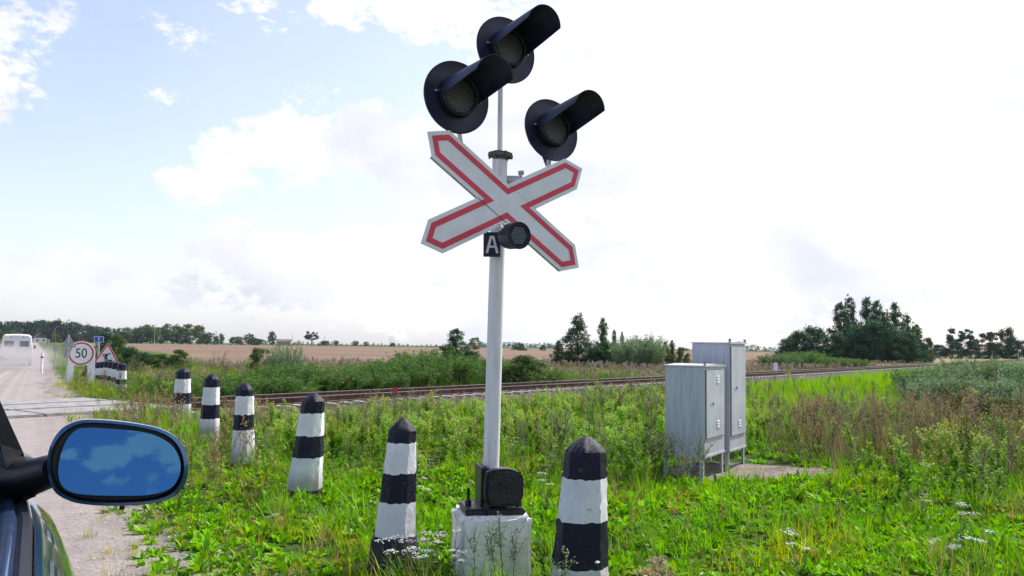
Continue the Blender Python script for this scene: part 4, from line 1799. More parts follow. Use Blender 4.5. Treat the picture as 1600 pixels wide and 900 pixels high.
# belt mouldings: rubber seal, bright strip, rubber, painted ledge
for nm, pr, m in (('inner_seal', [(-.050, 1.200), (-.050, 1.252), (-.038, 1.260), (-.031, 1.256)], M_RUBBER),
                  ('chrome_strip', [(-.031, 1.257), (-.022, 1.262), (-.014, 1.2615), (-.010, 1.254)], M_TRIM),
                  ('outer_seal', [(-.010, 1.253), (-.004, 1.259), (.004, 1.258), (.008, 1.248)], M_RUBBER),
                  ('ledge', [(.008, 1.246), (.012, 1.2505), (.018, 1.250), (.0205, 1.243)], M_CARBLUE)):
    side_loft(pr, np.linspace(-1.0, 1.5, 14), m, nm)
# roof, pillars, glass
mb = MB()
for side in (1, -1):
    # front pillar: from the mirror corner up and back
    a0, a1 = Vector((.80 * side, 1.56, 1.22)), Vector((.60 * side, .55, 1.62))
    mb.tube([a0, a0.lerp(a1, .5) + Vector((0, 0, .03)), a1], [.034, .034, .034], 10)
    mb.tube([(.795 * side, -.18, 1.2), (.62 * side, -.22, 1.60)], .04, 8)
    mb.tube([(.74 * side, -1.5, 1.18), (.58 * side, -.95, 1.57)], .05, 8)
    mb.tube([(.60 * side, .66, 1.60), (.62 * side, -.2, 1.61), (.58 * side, -.97, 1.57)], .03, 8)
mb.build('pillar', M_RUBBER, ce, 40)
mb = MB()
mb.box((0, -.15, 1.625), (1.18, 1.62, .05), 0, bev=.02)
mb.build('roof', M_CARPAINT, ce, 40)
mb = MB()
mb.add([(-.76, 1.56, 1.20), (.76, 1.56, 1.20), (.59, .64, 1.61), (-.59, .64, 1.61)], [(0, 1, 2, 3)])
mb.add([(-.72, -1.6, 1.17), (.72, -1.6, 1.17), (.56, -.97, 1.58), (-.56, -.97, 1.58)], [(3, 2, 1, 0)])
mb.build('windscreen', M_GLASSD, ce)
mb = MB()
for side in (1, -1):
    mb.add([(.792 * side, 1.46, 1.25), (.792 * side, -.14, 1.25), (.62 * side, -.18, 1.60), (.62 * side, .62, 1.60)], [(0, 1, 2, 3)])
mb.build('side_window', M_GLASSD, ce)
# corner plate between the pillar and the belt, carries the mirror
mb = MB()
plq = [P(x_, y_, Y_) for x_, y_, Y_ in ((-70, 470, 1.12), (0, 626, 1.22), (20, 672, 1.27), (36, 706, 1.30), (48, 712, 1.31), (56, 776, 1.27), (36, 783, 1.27), (24, 781, 1.29), (0, 694, 1.25), (-70, 560, 1.14))]
mb.add(plq + [q_ + CW(.07, -.035, 0) for q_ in plq], [tuple(range(10)), tuple(range(10, 20))[::-1]] + [(i, (i + 1) % 10, 10 + (i + 1) % 10, 10 + i) for i in range(10)])
mb.build('corner_plate', M_RUBBER, ce, frame=CF)
for side in (1, -1):
    for yy in (2.45, -1.75):
        mb = MB()
        mb.tube([(.58 * side, yy, .33), (.83 * side, yy, .33)], .33, 28)
        mb.tube([(.78 * side, yy, .33), (.842 * side, yy, .33)], .2, 20, 1)
        mb.build('wheel', [M_RUBBER, M_GALV], ce, 40)

# the wing mirror, measured on its own plane
MC = P(185, 722, 1.27)
toC = (EYE - MC).normalized()
nm_ = Vector((toC.x + .02, toC.y, 0)).normalized()
nm_ = (nm_ * math.cos(R_(13)) + Vector((0, 0, 1)) * math.sin(R_(13))).normalized()
FM = frame_of(MC, Vector((toC.x, toC.y, toC.z * .4)).normalized())


def on_plane(px, py, Fm):
    d = ray(px, py)
    n_ = Fm.to_3x3() @ Vector((0, 0, 1))
    tt = (Fm.translation - EYE).dot(n_) / d.dot(n_)
    q_ = Fm.inverted() @ (EYE + d * tt)
    return (q_.x, q_.y)


def pxs(l):
    return [(x / 3.215, 620 + y / 3.215) for x, y in l]


outer = pxs([(238, 320), (256, 240), (310, 160), (400, 118), (520, 116), (680, 134), (820, 166), (905, 225), (943, 320), (935, 420), (880, 495), (780, 532), (620, 546), (470, 543), (360, 525), (280, 480), (245, 405)])
bezel = pxs([(252, 330), (268, 252), (318, 180), (402, 134), (520, 130), (680, 148), (812, 180), (888, 236), (922, 322), (914, 412), (864, 482), (772, 517), (620, 530), (474, 527), (368, 510), (292, 468), (258, 402)])
glass = pxs([(292, 380), (302, 300), (335, 215), (392, 160), (480, 146), (620, 160), (770, 190), (862, 242), (905, 320), (900, 400), (850, 465), (745, 494), (600, 498), (450, 494), (360, 480), (310, 445)])
o_l = catmull([on_plane(*p, FM) for p in outer], 5)
b_l = catmull([on_plane(*p, FM) for p in bezel], 5)
g_l = catmull([on_plane(*p, FM) for p in glass], 5)
cx_ = sum(p[0] for p in o_l) / len(o_l)
cy_ = sum(p[1] for p in o_l) / len(o_l)
n = len(o_l)
mb = MB()
rings = []
for (k_, z_) in ((1.0, .004), (1.012, -.008), (1.0, -.03), (.95, -.06), (.84, -.09), (.6, -.115), (.3, -.125)):
    rings.append([Vector((cx_ + (p[0] - cx_) * k_, cy_ + (p[1] - cy_) * k_, z_)) for p in o_l])
lip = [Vector((p[0], p[1], .006)) for p in b_l]
allr = [lip] + rings
vs = [v for r_ in allr for v in r_]
fs = []
for i in range(len(allr) - 1):
    for k in range(n):
        fs.append((i * n + k, i * n + (k + 1) % n, (i + 1) * n + (k + 1) % n, (i + 1) * n + k))
fs.append(tuple((len(allr) - 1) * n + k for k in range(n)))
mb.add(vs, fs, 0, FM)
# stalk to the door corner
st0 = FM @ Vector((cx_ - .088, cy_ - .010, -.035))
st1 = P(30, 748, 1.30)
mb.tube([st0 + (st0 - st1) * .25, st0, st0.lerp(st1, .5) + Vector((0, 0, -.002)), st1], [.022, .025, .027, .036], 20, 1)
hs = mb.build('wing_mirror', [M_CARBLUE, M_RUBBER], ce, 50, frame=CF)
mb = MB()
vs = [(p[0], p[1], .0055) for p in b_l] + [(cx_ + (p[0] - cx_) * .965, cy_ + (p[1] - cy_) * .955, -.012) for p in b_l] + [(cx_, cy_, -.022)]
fs = [(k, (k + 1) % n, n + (k + 1) % n, n + k) for k in range(n)] + [(n + k, n + (k + 1) % n, 2 * n) for k in range(n)]
mb.add(vs, fs, 0, FM)
mb.tube([FM @ Vector((.008, cy_ - .060, -.02)), FM @ Vector((.008, cy_ - .0705, -.02))], .004, 8)
mb.build('mirror_bezel', M_RUBBER, hs, 60, frame=CF)
# glass: slightly turned in its housing towards the sky
gc = Vector((sum(p[0] for p in g_l) / len(g_l), sum(p[1] for p in g_l) / len(g_l), -.004))
FG_ = Matrix.Translation(FM @ gc) @ frame_of(Vector((0, 0, 0)), nm_).to_3x3().to_4x4()
k1 = len(g_l)
vs = [(p[0] - gc.x, p[1] - gc.y, 0) for p in g_l]
# slightly convex
inner = [(x * .66, y * .66, .0022) for x, y, z in vs]
inner2 = [(x * .33, y * .33, .0035) for x, y, z in vs]
V_ = vs + inner + inner2 + [(0, 0, .0039)]
fs = []
for i in range(2):
    for k in range(k1):
        fs.append((i * k1 + k, i * k1 + (k + 1) % k1, (i + 1) * k1 + (k + 1) % k1, (i + 1) * k1 + k))
for k in range(k1):
    fs.append((2 * k1 + k, 2 * k1 + (k + 1) % k1, 3 * k1))
mb = MB()
mb.add(vs, [tuple(range(k1))], 0, FG_)
mb.build('mirror_glass', M_MIRROR, hs, None, frame=CF)

# ------------------------------------------------------------------ trees and bushes
def crown_np(kind, n, leaf, seed, col):
    """unit crown: height 1 (z 0..1), radius about .5; returns verts, quads, colours"""
    g = np.random.default_rng(seed)
    C, Rr = [], []
    if kind == 'round':
        k = 60
        for i in range(k):
            z = g.uniform(.10, .93)
            env = .42 * math.sqrt(max(.10, 1 - ((z - .52) / .46) ** 2))
            a, r = g.uniform(0, 6.283), env * g.uniform(.45, 1.0)
            C.append((math.cos(a) * r, math.sin(a) * r, z)); Rr.append(g.uniform(.07, .14))
    elif kind == 'poplar':
        k = 150
        for i in range(k):
            z = g.uniform(.06, .97)
            env = .46 * (1 - z) ** .72 * (.82 + .18 * math.sin(z * 19 + seed)) + .025
            if z < .18:
                env *= z / .18 * .5 + .5
            a, r = g.uniform(0, 6.283), env * g.uniform(.3, 1.0)
            C.append((math.cos(a) * r, math.sin(a) * r, z)); Rr.append(g.uniform(.05, .10) * (1.25 - .75 * z))
    elif kind == 'dome':
        k = 44
        for i in range(k):
            z = g.uniform(.04, .88)
            env = .46 * math.sqrt(max(.02, 1 - (z / .98) ** 2))
            a, r = g.uniform(0, 6.283), env * g.uniform(.35, 1.0)
            C.append((math.cos(a) * r, math.sin(a) * r, z)); Rr.append(g.uniform(.08, .16))
    elif kind == 'open':
        k = 26
        for i in range(k):
            z = g.uniform(.42, .93)
            env = .48 * math.sqrt(max(.05, 1 - ((z - .62) / .40) ** 2))
            a, r = g.uniform(0, 6.283), env * g.uniform(.55, 1.0)
            C.append((math.cos(a) * r, math.sin(a) * r, z)); Rr.append(g.uniform(.06, .12))
    C, Rr = np.array(C), np.array(Rr)
    w = Rr ** 2
    w /= w.sum()
    idx = g.choice(len(C), n, p=w)
    d = g.normal(size=(n, 3))
    d /= np.linalg.norm(d, axis=1)[:, None]
    rad = Rr[idx] * g.random(n) ** .45 * g.uniform(.8, 1.25, n)
    pos = C[idx] + d * rad[:, None] * np.array([1.15, 1.15, .8])
    nrm = d * .8 + g.normal(size=(n, 3)) * .6 + np.array([0, 0, .35])
    nrm /= np.linalg.norm(nrm, axis=1)[:, None]
    up = g.normal(size=(n, 3))
    r = np.cross(nrm, up)
    r /= np.linalg.norm(r, axis=1)[:, None]
    u = np.cross(nrm, r)
    s = leaf * g.uniform(.6, 1.4, (n, 1))
    v = np.stack([pos - r * s * .5, pos - u * s * .8, pos + r * s * .5, pos + u * s * .8], 1).reshape(-1, 3)
    f = np.arange(4 * n).reshape(n, 4)
    ctint = g.uniform(.72, 1.3, (len(C), 1)) * (1 + g.uniform(-.1, .1, (len(C), 3)))
    cc = np.array(col)[None] * ctint[idx] * g.uniform(.75, 1.3, (n, 1))
    return v, f, np.repeat(cc, 4, 0), C, Rr


def willow_np(n_st, seed, col, leaf_l=.058, leaf_w=.0085, nl=80):
    """unit bush of upright feathery shoots, height about 1, radius about .6"""
    g = np.random.default_rng(seed)
    V, Cc = [], []
    for i in range(n_st):
        a, r0 = g.uniform(0, 6.283), .42 * math.sqrt(g.random())
        b = np.array([math.cos(a) * r0, math.sin(a) * r0, 0])
        lean = .12 + .55 * r0
        d = np.array([math.cos(a) * lean + g.normal(0, .12), math.sin(a) * lean + g.normal(0, .12), 1.0])
        d /= np.linalg.norm(d)
        L = g.uniform(.55, 1.05) * (1 - .5 * r0 ** 1.2)
        f = g.random(nl) ** .8 * .92 + .08
        p = b + d[None] * (f * L)[:, None] + g.normal(0, .018, (nl, 3))
        ld = g.normal(size=(nl, 3)) * .55 + np.array([0, 0, .55]) + d * .3
        ld /= np.linalg.norm(ld, axis=1)[:, None]
        sd = np.cross(ld, g.normal(size=(nl, 3)))
        sd /= np.linalg.norm(sd, axis=1)[:, None]
        ll = leaf_l * g.uniform(.6, 1.3, (nl, 1))
        lw = leaf_w * g.uniform(.7, 1.3, (nl, 1))
        V.append(np.stack([p, p + ld * ll * .5 + sd * lw, p + ld * ll, p + ld * ll * .5 - sd * lw], 1).reshape(-1, 3))
        c = np.array(col) * g.uniform(.75, 1.25) * (1 + g.uniform(-.1, .1, 3))
        Cc.append(np.repeat(c[None] * g.uniform(.75, 1.3, (nl, 1)), 4, 0))
    V = np.concatenate(V)
    return V, np.arange(len(V)).reshape(-1, 4), np.concatenate(Cc)


def trunk_mb(kind, C=None, r=.022, lean=0.0, seed=0):
    g = random.Random(seed)
    mb = MB()
    top = {'round': .8, 'poplar': .93, 'dome': .6, 'open': .75}[kind]
    pts = [Vector((0, 0, -.05)), Vector((g.uniform(-.01, .01), g.uniform(-.01, .01), top * .4)), Vector((g.uniform(-.03, .03), g.uniform(-.03, .03), top))]
    mb.tube(pts, [r * 1.3, r, r * .25], 8)
    if C is not None:
        for c in list(C)[::3]:
            z0 = max(.08, c[2] * .62)
            b = pts[0].lerp(pts[2], z0 / top)
            mb.tube([b, Vector(c).lerp(b, .5) + Vector((0, 0, .02)), Vector(c)], [r * .45, r * .3, r * .1], 5)
    return mb


PROTO = {}


def proto(key, kind, n, leaf, seed, col):
    v, f, c, C, Rr = crown_np(kind, n, leaf, seed, col)
    cr = np_mesh('crown', v, f, M_TREELEAF, np.clip(c, 0, 1))
    tr = trunk_mb(kind, C, .02 if kind != 'poplar' else .012, seed=seed).build('trunk', M_BARK)
    COL.objects.unlink(cr)
    COL.objects.unlink(tr)
    PROTO[key] = (cr, tr)


GREEN_D = (.050, .110, .042)
GREEN_M = (.075, .130, .035)
GREEN_L = (.135, .185, .045)
proto('roundA', 'round', 2600, .040, 1, GREEN_M)
proto('roundB', 'round', 2600, .040, 2, GREEN_L)
proto('roundC', 'round', 2600, .042, 3, (.090, .130, .040))
proto('poplarA', 'poplar', 9000, .017, 4, GREEN_D)
proto('poplarB', 'poplar', 9000, .017, 5, (.055, .105, .036))
proto('poplarC', 'poplar', 8000, .018, 6, (.065, .12, .035))
proto('domeA', 'dome', 7000, .026, 7, (.046, .102, .042))
proto('domeB', 'dome', 6000, .028, 8, GREEN_M)
proto('domeC', 'dome', 6000, .030, 9, (.085, .115, .03))
proto('openA', 'open', 3600, .030, 10, (.04, .075, .035))
proto('openB', 'open', 3600, .030, 12, (.045, .08, .035))
for k_, s_, c_, in (('willowA', 21, (.105, .165, .065)), ('willowB', 22, (.095, .175, .045)), ('willowC', 23, (.18, .25, .135))):
    v, f, c = willow_np(180, s_, c_)
    o = np_mesh('foliage', v, f, M_LEAF, np.clip(c, 0, 1))
    COL.objects.unlink(o)
    mb = MB()
    g_ = random.Random(s_)
    for i in range(16):
        a_ = g_.uniform(0, 6.28)
        r_ = g_.uniform(.02, .35)
        mb.tube([(0, 0, -.06), (math.cos(a_) * r_, math.sin(a_) * r_, .05), (math.cos(a_) * r_ * 1.5, math.sin(a_) * r_ * 1.5, .75)], [.01, .008, .003], 4, cap=False)
    st = mb.build('stem', M_BARK)
    COL.objects.unlink(st)
    PROTO[k_] = (o, st)


def plant_tree(name, key, x, y, h, w, label, cat, group=None, zb=None, rz=None):
    z = Hf(x, y) - .05 if zb is None else zb
    e = empty(name, (x, y, z), rng.uniform(0, 6.28) if rz is None else rz, label, cat, group)
    e.scale = (w, w, h)
    for o in PROTO[key]:
        c = o.copy()
        COL.objects.link(c)
        c.parent = e
        if name != 'shrub' and c.name.startswith('foliage'):
            c.name = 'crown'
    return e


def by_px(name, key, px, top, dist, wpx, label, cat, group=None, wf=1.0):
    p = P(px, top, dist)
    z = Hf(p.x, p.y)
    h = p.z - z
    return plant_tree(name, key, p.x, p.y, max(.5, h * 1.03), wpx / F_PX * dist * 1.08 * wf, label, cat, group)


TG = 'trees of the distant row at the field edge'
row = [(206, 511, 30, 'roundA', 'dark rounded tree at the left start of the distant field row'),
       (222, 512, 26, 'roundC', 'rounded tree with a pale trunk second in the distant field row'),
       (236, 507, 34, 'roundA', 'broad green tree third from the left in the distant field row'),
       (252, 511, 28, 'roundB', 'lighter tree in the middle of the distant field row'),
       (271, 505.5, 36, 'roundA', 'tallest broad tree of the distant field row'),
       (286, 513, 20, 'roundC', 'narrow tree right of the tallest one in the distant field row'),
       (297, 506.5, 26, 'roundB', 'yellow-green tree near the right end of the distant field row'),
       (312, 509, 22, 'roundC', 'tree with a slanting crown, last tall one of the distant field row'),
       (325, 519, 22, 'roundA', 'low tree closing the right end of the distant field row')]
for px, ty, wp, key, lb in row:
    by_px('tree', key, px, ty, 560 + rng.uniform(-20, 20), wp * 1.15, lb, 'tree', TG)
for px, ty, wp, d_, key, lb in [(338, 525, 12, 600, 'domeA', 'small dark bush just right of the distant field row'),
                                (346.5, 520.5, 9, 590, 'roundA', 'small lone dark tree at the field edge, right of the distant row'),
                                (370, 524.5, 22, 600, 'domeC', 'light green bushes on the far field edge'),
                                (390, 520.5, 16, 620, 'roundA', 'low rounded tree behind the light bushes on the field edge'),
                                (398, 527, 26, 590, 'domeC', 'long pale bush at the field edge below the rounded tree'),
                                (425.5, 518.5, 14, 640, 'roundC', 'small airy tree left of the distant farm roof'),
                                (487, 518, 20, 560, 'openA', 'lone dark rounded tree on the field horizon'),
                                (508, 531.5, 16, 700, 'domeC', 'low bush on the horizon behind the standing bollard'),
                                (525.5, 531.5, 9, 720, 'roundA', 'tiny round tree on the horizon, first of four'),
                                (556, 532, 10, 740, 'roundA', 'tiny round tree on the horizon, second of four'),
                                (572, 534, 9, 760, 'roundC', 'tiny tree on the horizon, third of four'),
                                (614, 535, 8, 760, 'domeC', 'tiny light tree below the thin far pylons'),
                                (742, 527, 19, 330, 'roundB', 'light green round tree between the dark tree and the white pole'),
                                (812, 536.5, 22, 330, 'domeB', 'low green bush at the far field right of the white pole'),
                                (848, 538.5, 10, 360, 'domeA', 'tiny dark bush at the far field right of the white pole')]:
    by_px('tree' if key[0] in 'ro' else 'bush', key, px, ty, d_, wp * 1.1, lb, 'tree' if key[0] in 'ro' else 'bush')

# the dark tree behind the thicket and the group at the dry meadow
by_px('tree', 'poplarA', 712, 513.5, 74, 44, 'dark green cone-shaped tree beyond the thicket, left of the white pole', 'tree', wf=1.7)
by_px('bush', 'domeA', 738, 546, 72, 40, 'dark bush at the foot of the cone-shaped tree, right beside it', 'bush')
by_px('bush', 'domeA', 698, 541, 73, 26, 'small dark bush at the left foot of the cone-shaped tree', 'bush')
MG = 'trees and bushes at the dry meadow'
by_px('tree', 'poplarB', 904, 489, 90, 46, 'tall pointed birch-like tree, leftmost large one at the dry meadow', 'tree', MG, 1.75)
by_px('tree', 'poplarC', 873, 531, 88, 22, 'small young tree left of the tall pointed one at the meadow', 'tree', MG, 1.75)
by_px('tree', 'poplarC', 942, 496, 92, 24, 'slender tree with a thin tip, second at the dry meadow', 'tree', MG, 1.75)
by_px('tree', 'poplarA', 960, 515, 96, 22, 'narrow tree behind the grey willow bush', 'tree', MG)
by_px('tree', 'poplarC', 972, 518, 97, 18, 'thin pale-tipped tree touching the grey willow bush', 'tree', MG)
by_px('bush', 'domeA', 930, 540, 88, 52, 'dark bush filling the gap between the two pointed trees', 'bush', MG)
by_px('bush', 'domeA', 951, 532, 89, 40, 'dark bush right below the slender tree', 'bush', MG)
by_px('bush', 'willowC', 985, 524, 86, 46, 'grey-green willow bush, left half of the pair', 'bush', MG)
by_px('bush', 'willowC', 1011, 521, 87, 48, 'grey-green willow bush, right half of the pair', 'bush', MG)
by_px('bush', 'domeA', 1001, 530, 90, 52, 'dark bush behind the two grey willow bushes', 'bush', MG)
by_px('tree', 'poplarC', 1040, 533, 88, 20, 'thin young tree right of the willow bushes', 'tree', MG, 1.6)
by_px('tree', 'poplarC', 1050, 531, 89, 16, 'slim forked young tree just left of the cabinets', 'tree', MG, 1.6)
by_px('bush', 'domeB', 1066, 541, 88, 26, 'low bush ending at the tall cabinet edge', 'bush', MG)
by_px('bush', 'domeB', 884, 548, 90, 34, 'low green bush left of the tall pointed tree', 'bush', MG)

# the grove at the right
GG = 'trees of the dark grove beyond the railway'
grove = [(1228, 528, 34, 'domeA', 158, 'lowest rounded bush at the left foot of the grove'), (1252, 516, 44, 'domeA', 160, 'broad dark tree at the left of the grove'),
         (1272, 509, 44, 'domeA', 162, 'rounded dark tree left of the tall spires of the grove'), (1240, 524, 30, 'domeA', 164, 'small dark tree between the two low ones of the grove'),
         (1312, 473, 46, 'poplarA', 158, 'left shoulder of the tall grove, a jagged dark tree'), (1326, 461, 44, 'poplarB', 160, 'tallest pointed tree of the grove, at its left'),
         (1355, 465, 48, 'poplarA', 162, 'tall dark tree in the middle of the grove'), (1370, 470, 40, 'poplarA', 158, 'tall tree right of the middle of the grove'),
         (1384, 484, 44, 'poplarB', 155, 'shorter tree in front of the middle of the grove'), (1399, 473, 44, 'poplarA', 160, 'pointed tree near the right side of the grove'),
         (1416, 489, 42, 'poplarB', 162, 'sloping tree at the right flank of the grove'), (1432, 506, 34, 'poplarC', 164, 'lower tree at the right flank of the grove'),
         (1448, 526, 22, 'domeB', 165, 'last small tree at the right end of the grove'), (1340, 506, 60, 'domeA', 152, 'broad bushy tree low in front of the grove, left'),
         (1375, 500, 64, 'domeA', 150, 'broad bushy tree low in front of the grove, centre'), (1408, 518, 56, 'domeA', 152, 'broad bushy tree low in front of the grove, right'),
         (1300, 520, 52, 'domeA', 152, 'dark bushy tree filling the left gap of the grove'), (1437, 533, 30, 'domeA', 158, 'dark bush at the right foot of the grove')]
for px, ty, wp, key, d_, lb in grove:
    by_px('tree', key, px, ty, d_, wp, lb, 'tree', GG, 1.32 if key[0] == 'p' else 1.1)
RG = 'trees at the far right horizon'
for px, ty, wp, key, d_, lb in [(1501, 513.5, 40, 'openA', 300, 'umbrella shaped tree, leftmost of the far right trees'), (1488, 532, 32, 'domeA', 298, 'dark bush under the left side of the umbrella shaped tree'),
                                (1517, 533, 34, 'domeA', 298, 'dark bush under the right side of the umbrella shaped tree'), (1545, 517.5, 34, 'openB', 300, 'open crowned tree between the umbrella shaped and the dense one'),
                                (1572, 511, 32, 'domeA', 300, 'dense tall tree at the far right horizon'), (1552, 534, 40, 'domeA', 297, 'dark bush low between the two right trees'),
                                (1592, 531, 30, 'domeA', 299, 'dark bush cut by the right picture edge'), (1468, 538, 30, 'domeA', 302, 'low dark bush between the grove and the umbrella shaped tree')]:
    by_px('tree' if 'tree' in lb.split(',')[0].split(' ')[:4] or key[0] == 'o' else 'bush', key, px, ty, d_, wp * 1.05, lb, 'tree' if key[0] == 'o' else 'bush', RG)

# bushes left, beyond the track
LG = 'bushes beyond the railway'
for px, ty, wp, key, d_, lb in [(166, 518, 30, 'domeA', 62, 'tall dark bush behind the blue number sign'), (182, 521, 30, 'domeB', 60, 'green bush right of the blue number sign'),
                                (200, 540, 40, 'domeA', 50, 'dark bush above the far striped bollards'), (222, 549, 34, 'domeA', 48, 'low dark bush right of the far striped bollards'),
                                (250, 551, 34, 'domeB', 46, 'low bush left of the ragged one'), (277, 544, 36, 'domeB', 46, 'ragged green bush above the first near bollard'),
                                (240, 552, 30, 'domeB', 49, 'small bush among the weeds above the track'), (406, 541, 38, 'domeB', 44, 'dark green round bush standing against the brown field'),
                                (148, 556, 30, 'domeB', 42, 'bush between the speed board and the warning triangle'), (184, 555, 34, 'domeB', 43, 'bush behind the warning triangle')]:
    by_px('bush', key, px, ty, d_, wp, lb, 'bush', LG, 1.15)
for px, ty, wp, key, d_, lb in [(628, 545, 16, 'willowA', 44, 'thin dark shoots rising above the thicket before the field'), (450, 531, 40, 'willowC', 36, 'tallest feathery willow of the thicket, beside the round bush')]:
    by_px('shrub', key, px, ty, d_, wp, lb, 'shrub', LG)
# the willow thicket lining the far side of the rails
WG = 'willow shrubs of the thicket behind the rails'
k = 0
for a_ in np.arange(-1.5, 18.6, .95):
    for rowi in range(2):
        if rowi and k % 2:
            k += 1
            continue
        q_ = 5.0 + rng.uniform(-.4, .6) + rowi * 2.0 + max(0, a_ - 8) * .05
        p = P0 + (a_ + rng.uniform(-.4, .4)) * W + q_ * NV
        hh = 1.42 + .20 * math.sin(a_ * .7) + rng.uniform(-.2, .2)
        hh *= 1.16 if a_ > 7 else (.74 if a_ < 2.5 else .94)
        hh *= 1 - .4 * float(ss(a_, 15, 18.5)) * (rowi == 0)
        w_ = rng.uniform(2.0, 2.8)
        plant_tree('shrub', ('willowB', 'willowA', 'willowB', 'willowC')[k % 4], p[0], p[1], hh, w_, 'feathery green willow shrub in the dense thicket right behind the rails', 'shrub', WG, zb=-.55)
        k += 1
for a_ in np.arange(-20, -2, 1.5):
    p = P0 + (a_ + rng.uniform(-.4, .4)) * W + (6.5 + rng.uniform(-1, 2)) * NV
    s_, t_ = road_st(p[0], p[1])
    if t_ < 3.0:
        continue
    plant_tree('shrub', ('willowA', 'willowC')[k % 2], p[0], p[1], rng.uniform(.7, 1.1), rng.uniform(1.6, 2.3), 'lower willow shrub at the weedy left end of the thicket', 'shrub', 'low shrubs at the left end of the thicket', zb=-.5)
    k += 1
plant_tree('shrub', 'domeB', *P(812, 570, 37).xy, 1.75, 3.0, 'darkest dense shrub at the right end of the thicket, just right of the white pole', 'shrub', None, zb=-.55)
# low shrubs before the grove and the grey willows at the right edge
for px, ty, wp, key, d_, lb in [(1255, 546, 60, 'willowB', 96, 'rounded light shrub before the grove, behind the white stone'), (1215, 551, 50, 'willowA', 90, 'low shrub right of the tall cabinet, beyond the rails'),
                                (1300, 556, 50, 'willowB', 100, 'low shrub at the foot of the grove'), (1333, 558, 36, 'willowB', 96, 'smallest low shrub at the grove foot beside the rails')]:
    by_px('shrub', key, px, ty, d_, wp, lb, 'shrub', 'low shrubs before the grove')
for i, (px, ty, d_, wp, key) in enumerate([(1440, 566, 27, 70, 'willowA'), (1475, 560, 28, 70, 'willowC'), (1510, 552, 30, 66, 'willowA'), (1545, 556, 28, 74, 'willowC'), (1580, 560, 27, 78, 'willowA'), (1612, 556, 26, 80, 'willowC'),
                                             (1490, 585, 22, 90, 'willowC'), (1535, 583, 21, 90, 'willowA'), (1585, 580, 20, 100, 'willowC'), (1650, 575, 22, 110, 'willowA'), (1446, 592, 23, 60, 'willowC')]):
    by_px('shrub', key, px, ty + rng.uniform(-6, 6), d_, wp * 1.0, 'grey-green willow shrub in the clump at the right picture edge before the railway', 'shrub', 'willow shrubs at the right picture edge')
for px, ty, d_, wp in ((1500, 606, 16.5, 80), (1560, 612, 15.5, 90)):
    by_px('shrub', 'domeC', px, ty, d_, wp * 1.1, ('yellow-green leafy shrub in front of the grey willows, the left one' if px < 1530 else 'yellow-green leafy shrub in front of the grey willows, the right one'), 'shrub')

# far woods as single masses
def wood(name, pxs_, tops, dist, label, col, n_leaf=700, leafs=.05, step=8):
    V, Fc, Cc, off = [], [], [], 0
    x = pxs_[0]
    while x < pxs_[-1]:
        ty = np.interp(x, pxs_, tops) + rng.uniform(-1.2, 2.5)
        d_ = dist + rng.uniform(-15, 30)
        p = P(x, ty, d_)
        h = p.z + .5
        w = h * rng.uniform(.8, 1.15)
        v, f, c, _, _ = crown_np('dome' if rng.random() < .5 else 'round', n_leaf, leafs, int(rng.integers(1e6)), col)
        c = c * rng.uniform(.8, 1.2)
        v = v * np.array([w, w, h]) + np.array([p.x, p.y, -.4])
        V.append(v); Fc.append(f + off); Cc.append(c)
        off += len(v)
        if rng.random() < .6:       # understorey
            v, f, c, _, _ = crown_np('dome', n_leaf // 2, leafs * 1.5, int(rng.integers(1e6)), col)
            v = v * np.array([w, w, h * .6]) + np.array([p.x, p.y - 8, -.4])
            V.append(v); Fc.append(f + off); Cc.append(c)
            off += len(v)
        x += step * rng.uniform(.7, 1.2)
    o = np_mesh(name, np.concatenate(V), np.concatenate(Fc), M_TREELEAF, np.clip(np.concatenate(Cc), 0, 1))
    tag(o, label, 'forest', kind='stuff')


wood('forest', [-60, 0, 30, 60, 90, 110, 125, 150, 175, 205, 222], [500, 499.5, 500, 498.5, 499, 500, 504, 505.5, 511, 514, 520], 640, 'dark hazy wood along the horizon behind the farmhouse at the left', (.026, .056, .034), step=7)
wood('far_forest', [610, 660, 700, 740, 765, 790, 815, 840, 862, 880], [540, 539, 537, 534, 533, 534, 533.5, 534.5, 536.5, 541], 1500, 'bluish wood far away on the horizon behind the white pole', (.035, .055, .04), 260, .08, step=6)
wood('distant_treeline', [405, 430, 460, 500, 540, 600, 690], [531, 530, 532, 533, 534.5, 536.5, 538.5], 900, 'thin line of far bushes along the field horizon', (.05, .075, .035), 200, .09, step=7)
wood('right_treeline', [1060, 1180, 1205, 1440, 1470, 1500, 1560, 1640], [543, 537, 540, 545, 544, 544, 544, 543], 900, 'thin far line of trees behind the cabinets and the grove', (.04, .065, .035), 240, .08, step=8)
for px, ty, wp, d_, lb in ((62, 533, 34, 520, 'pale low bush beside the farmhouse, right of it'), (86, 519, 16, 500, 'light round bush beside the brown farm mast'), (122, 519, 18, 500, 'pale green round bush before the wood'), (22, 515, 30, 480, 'light bushes above the van roof'), (-8, 517, 40, 300, 'green bush at the left edge behind the van')):
    if ty > 530:
        continue
    by_px('bush', 'domeC', px, ty, d_, wp, lb, 'bush', 'light bushes before the wood')

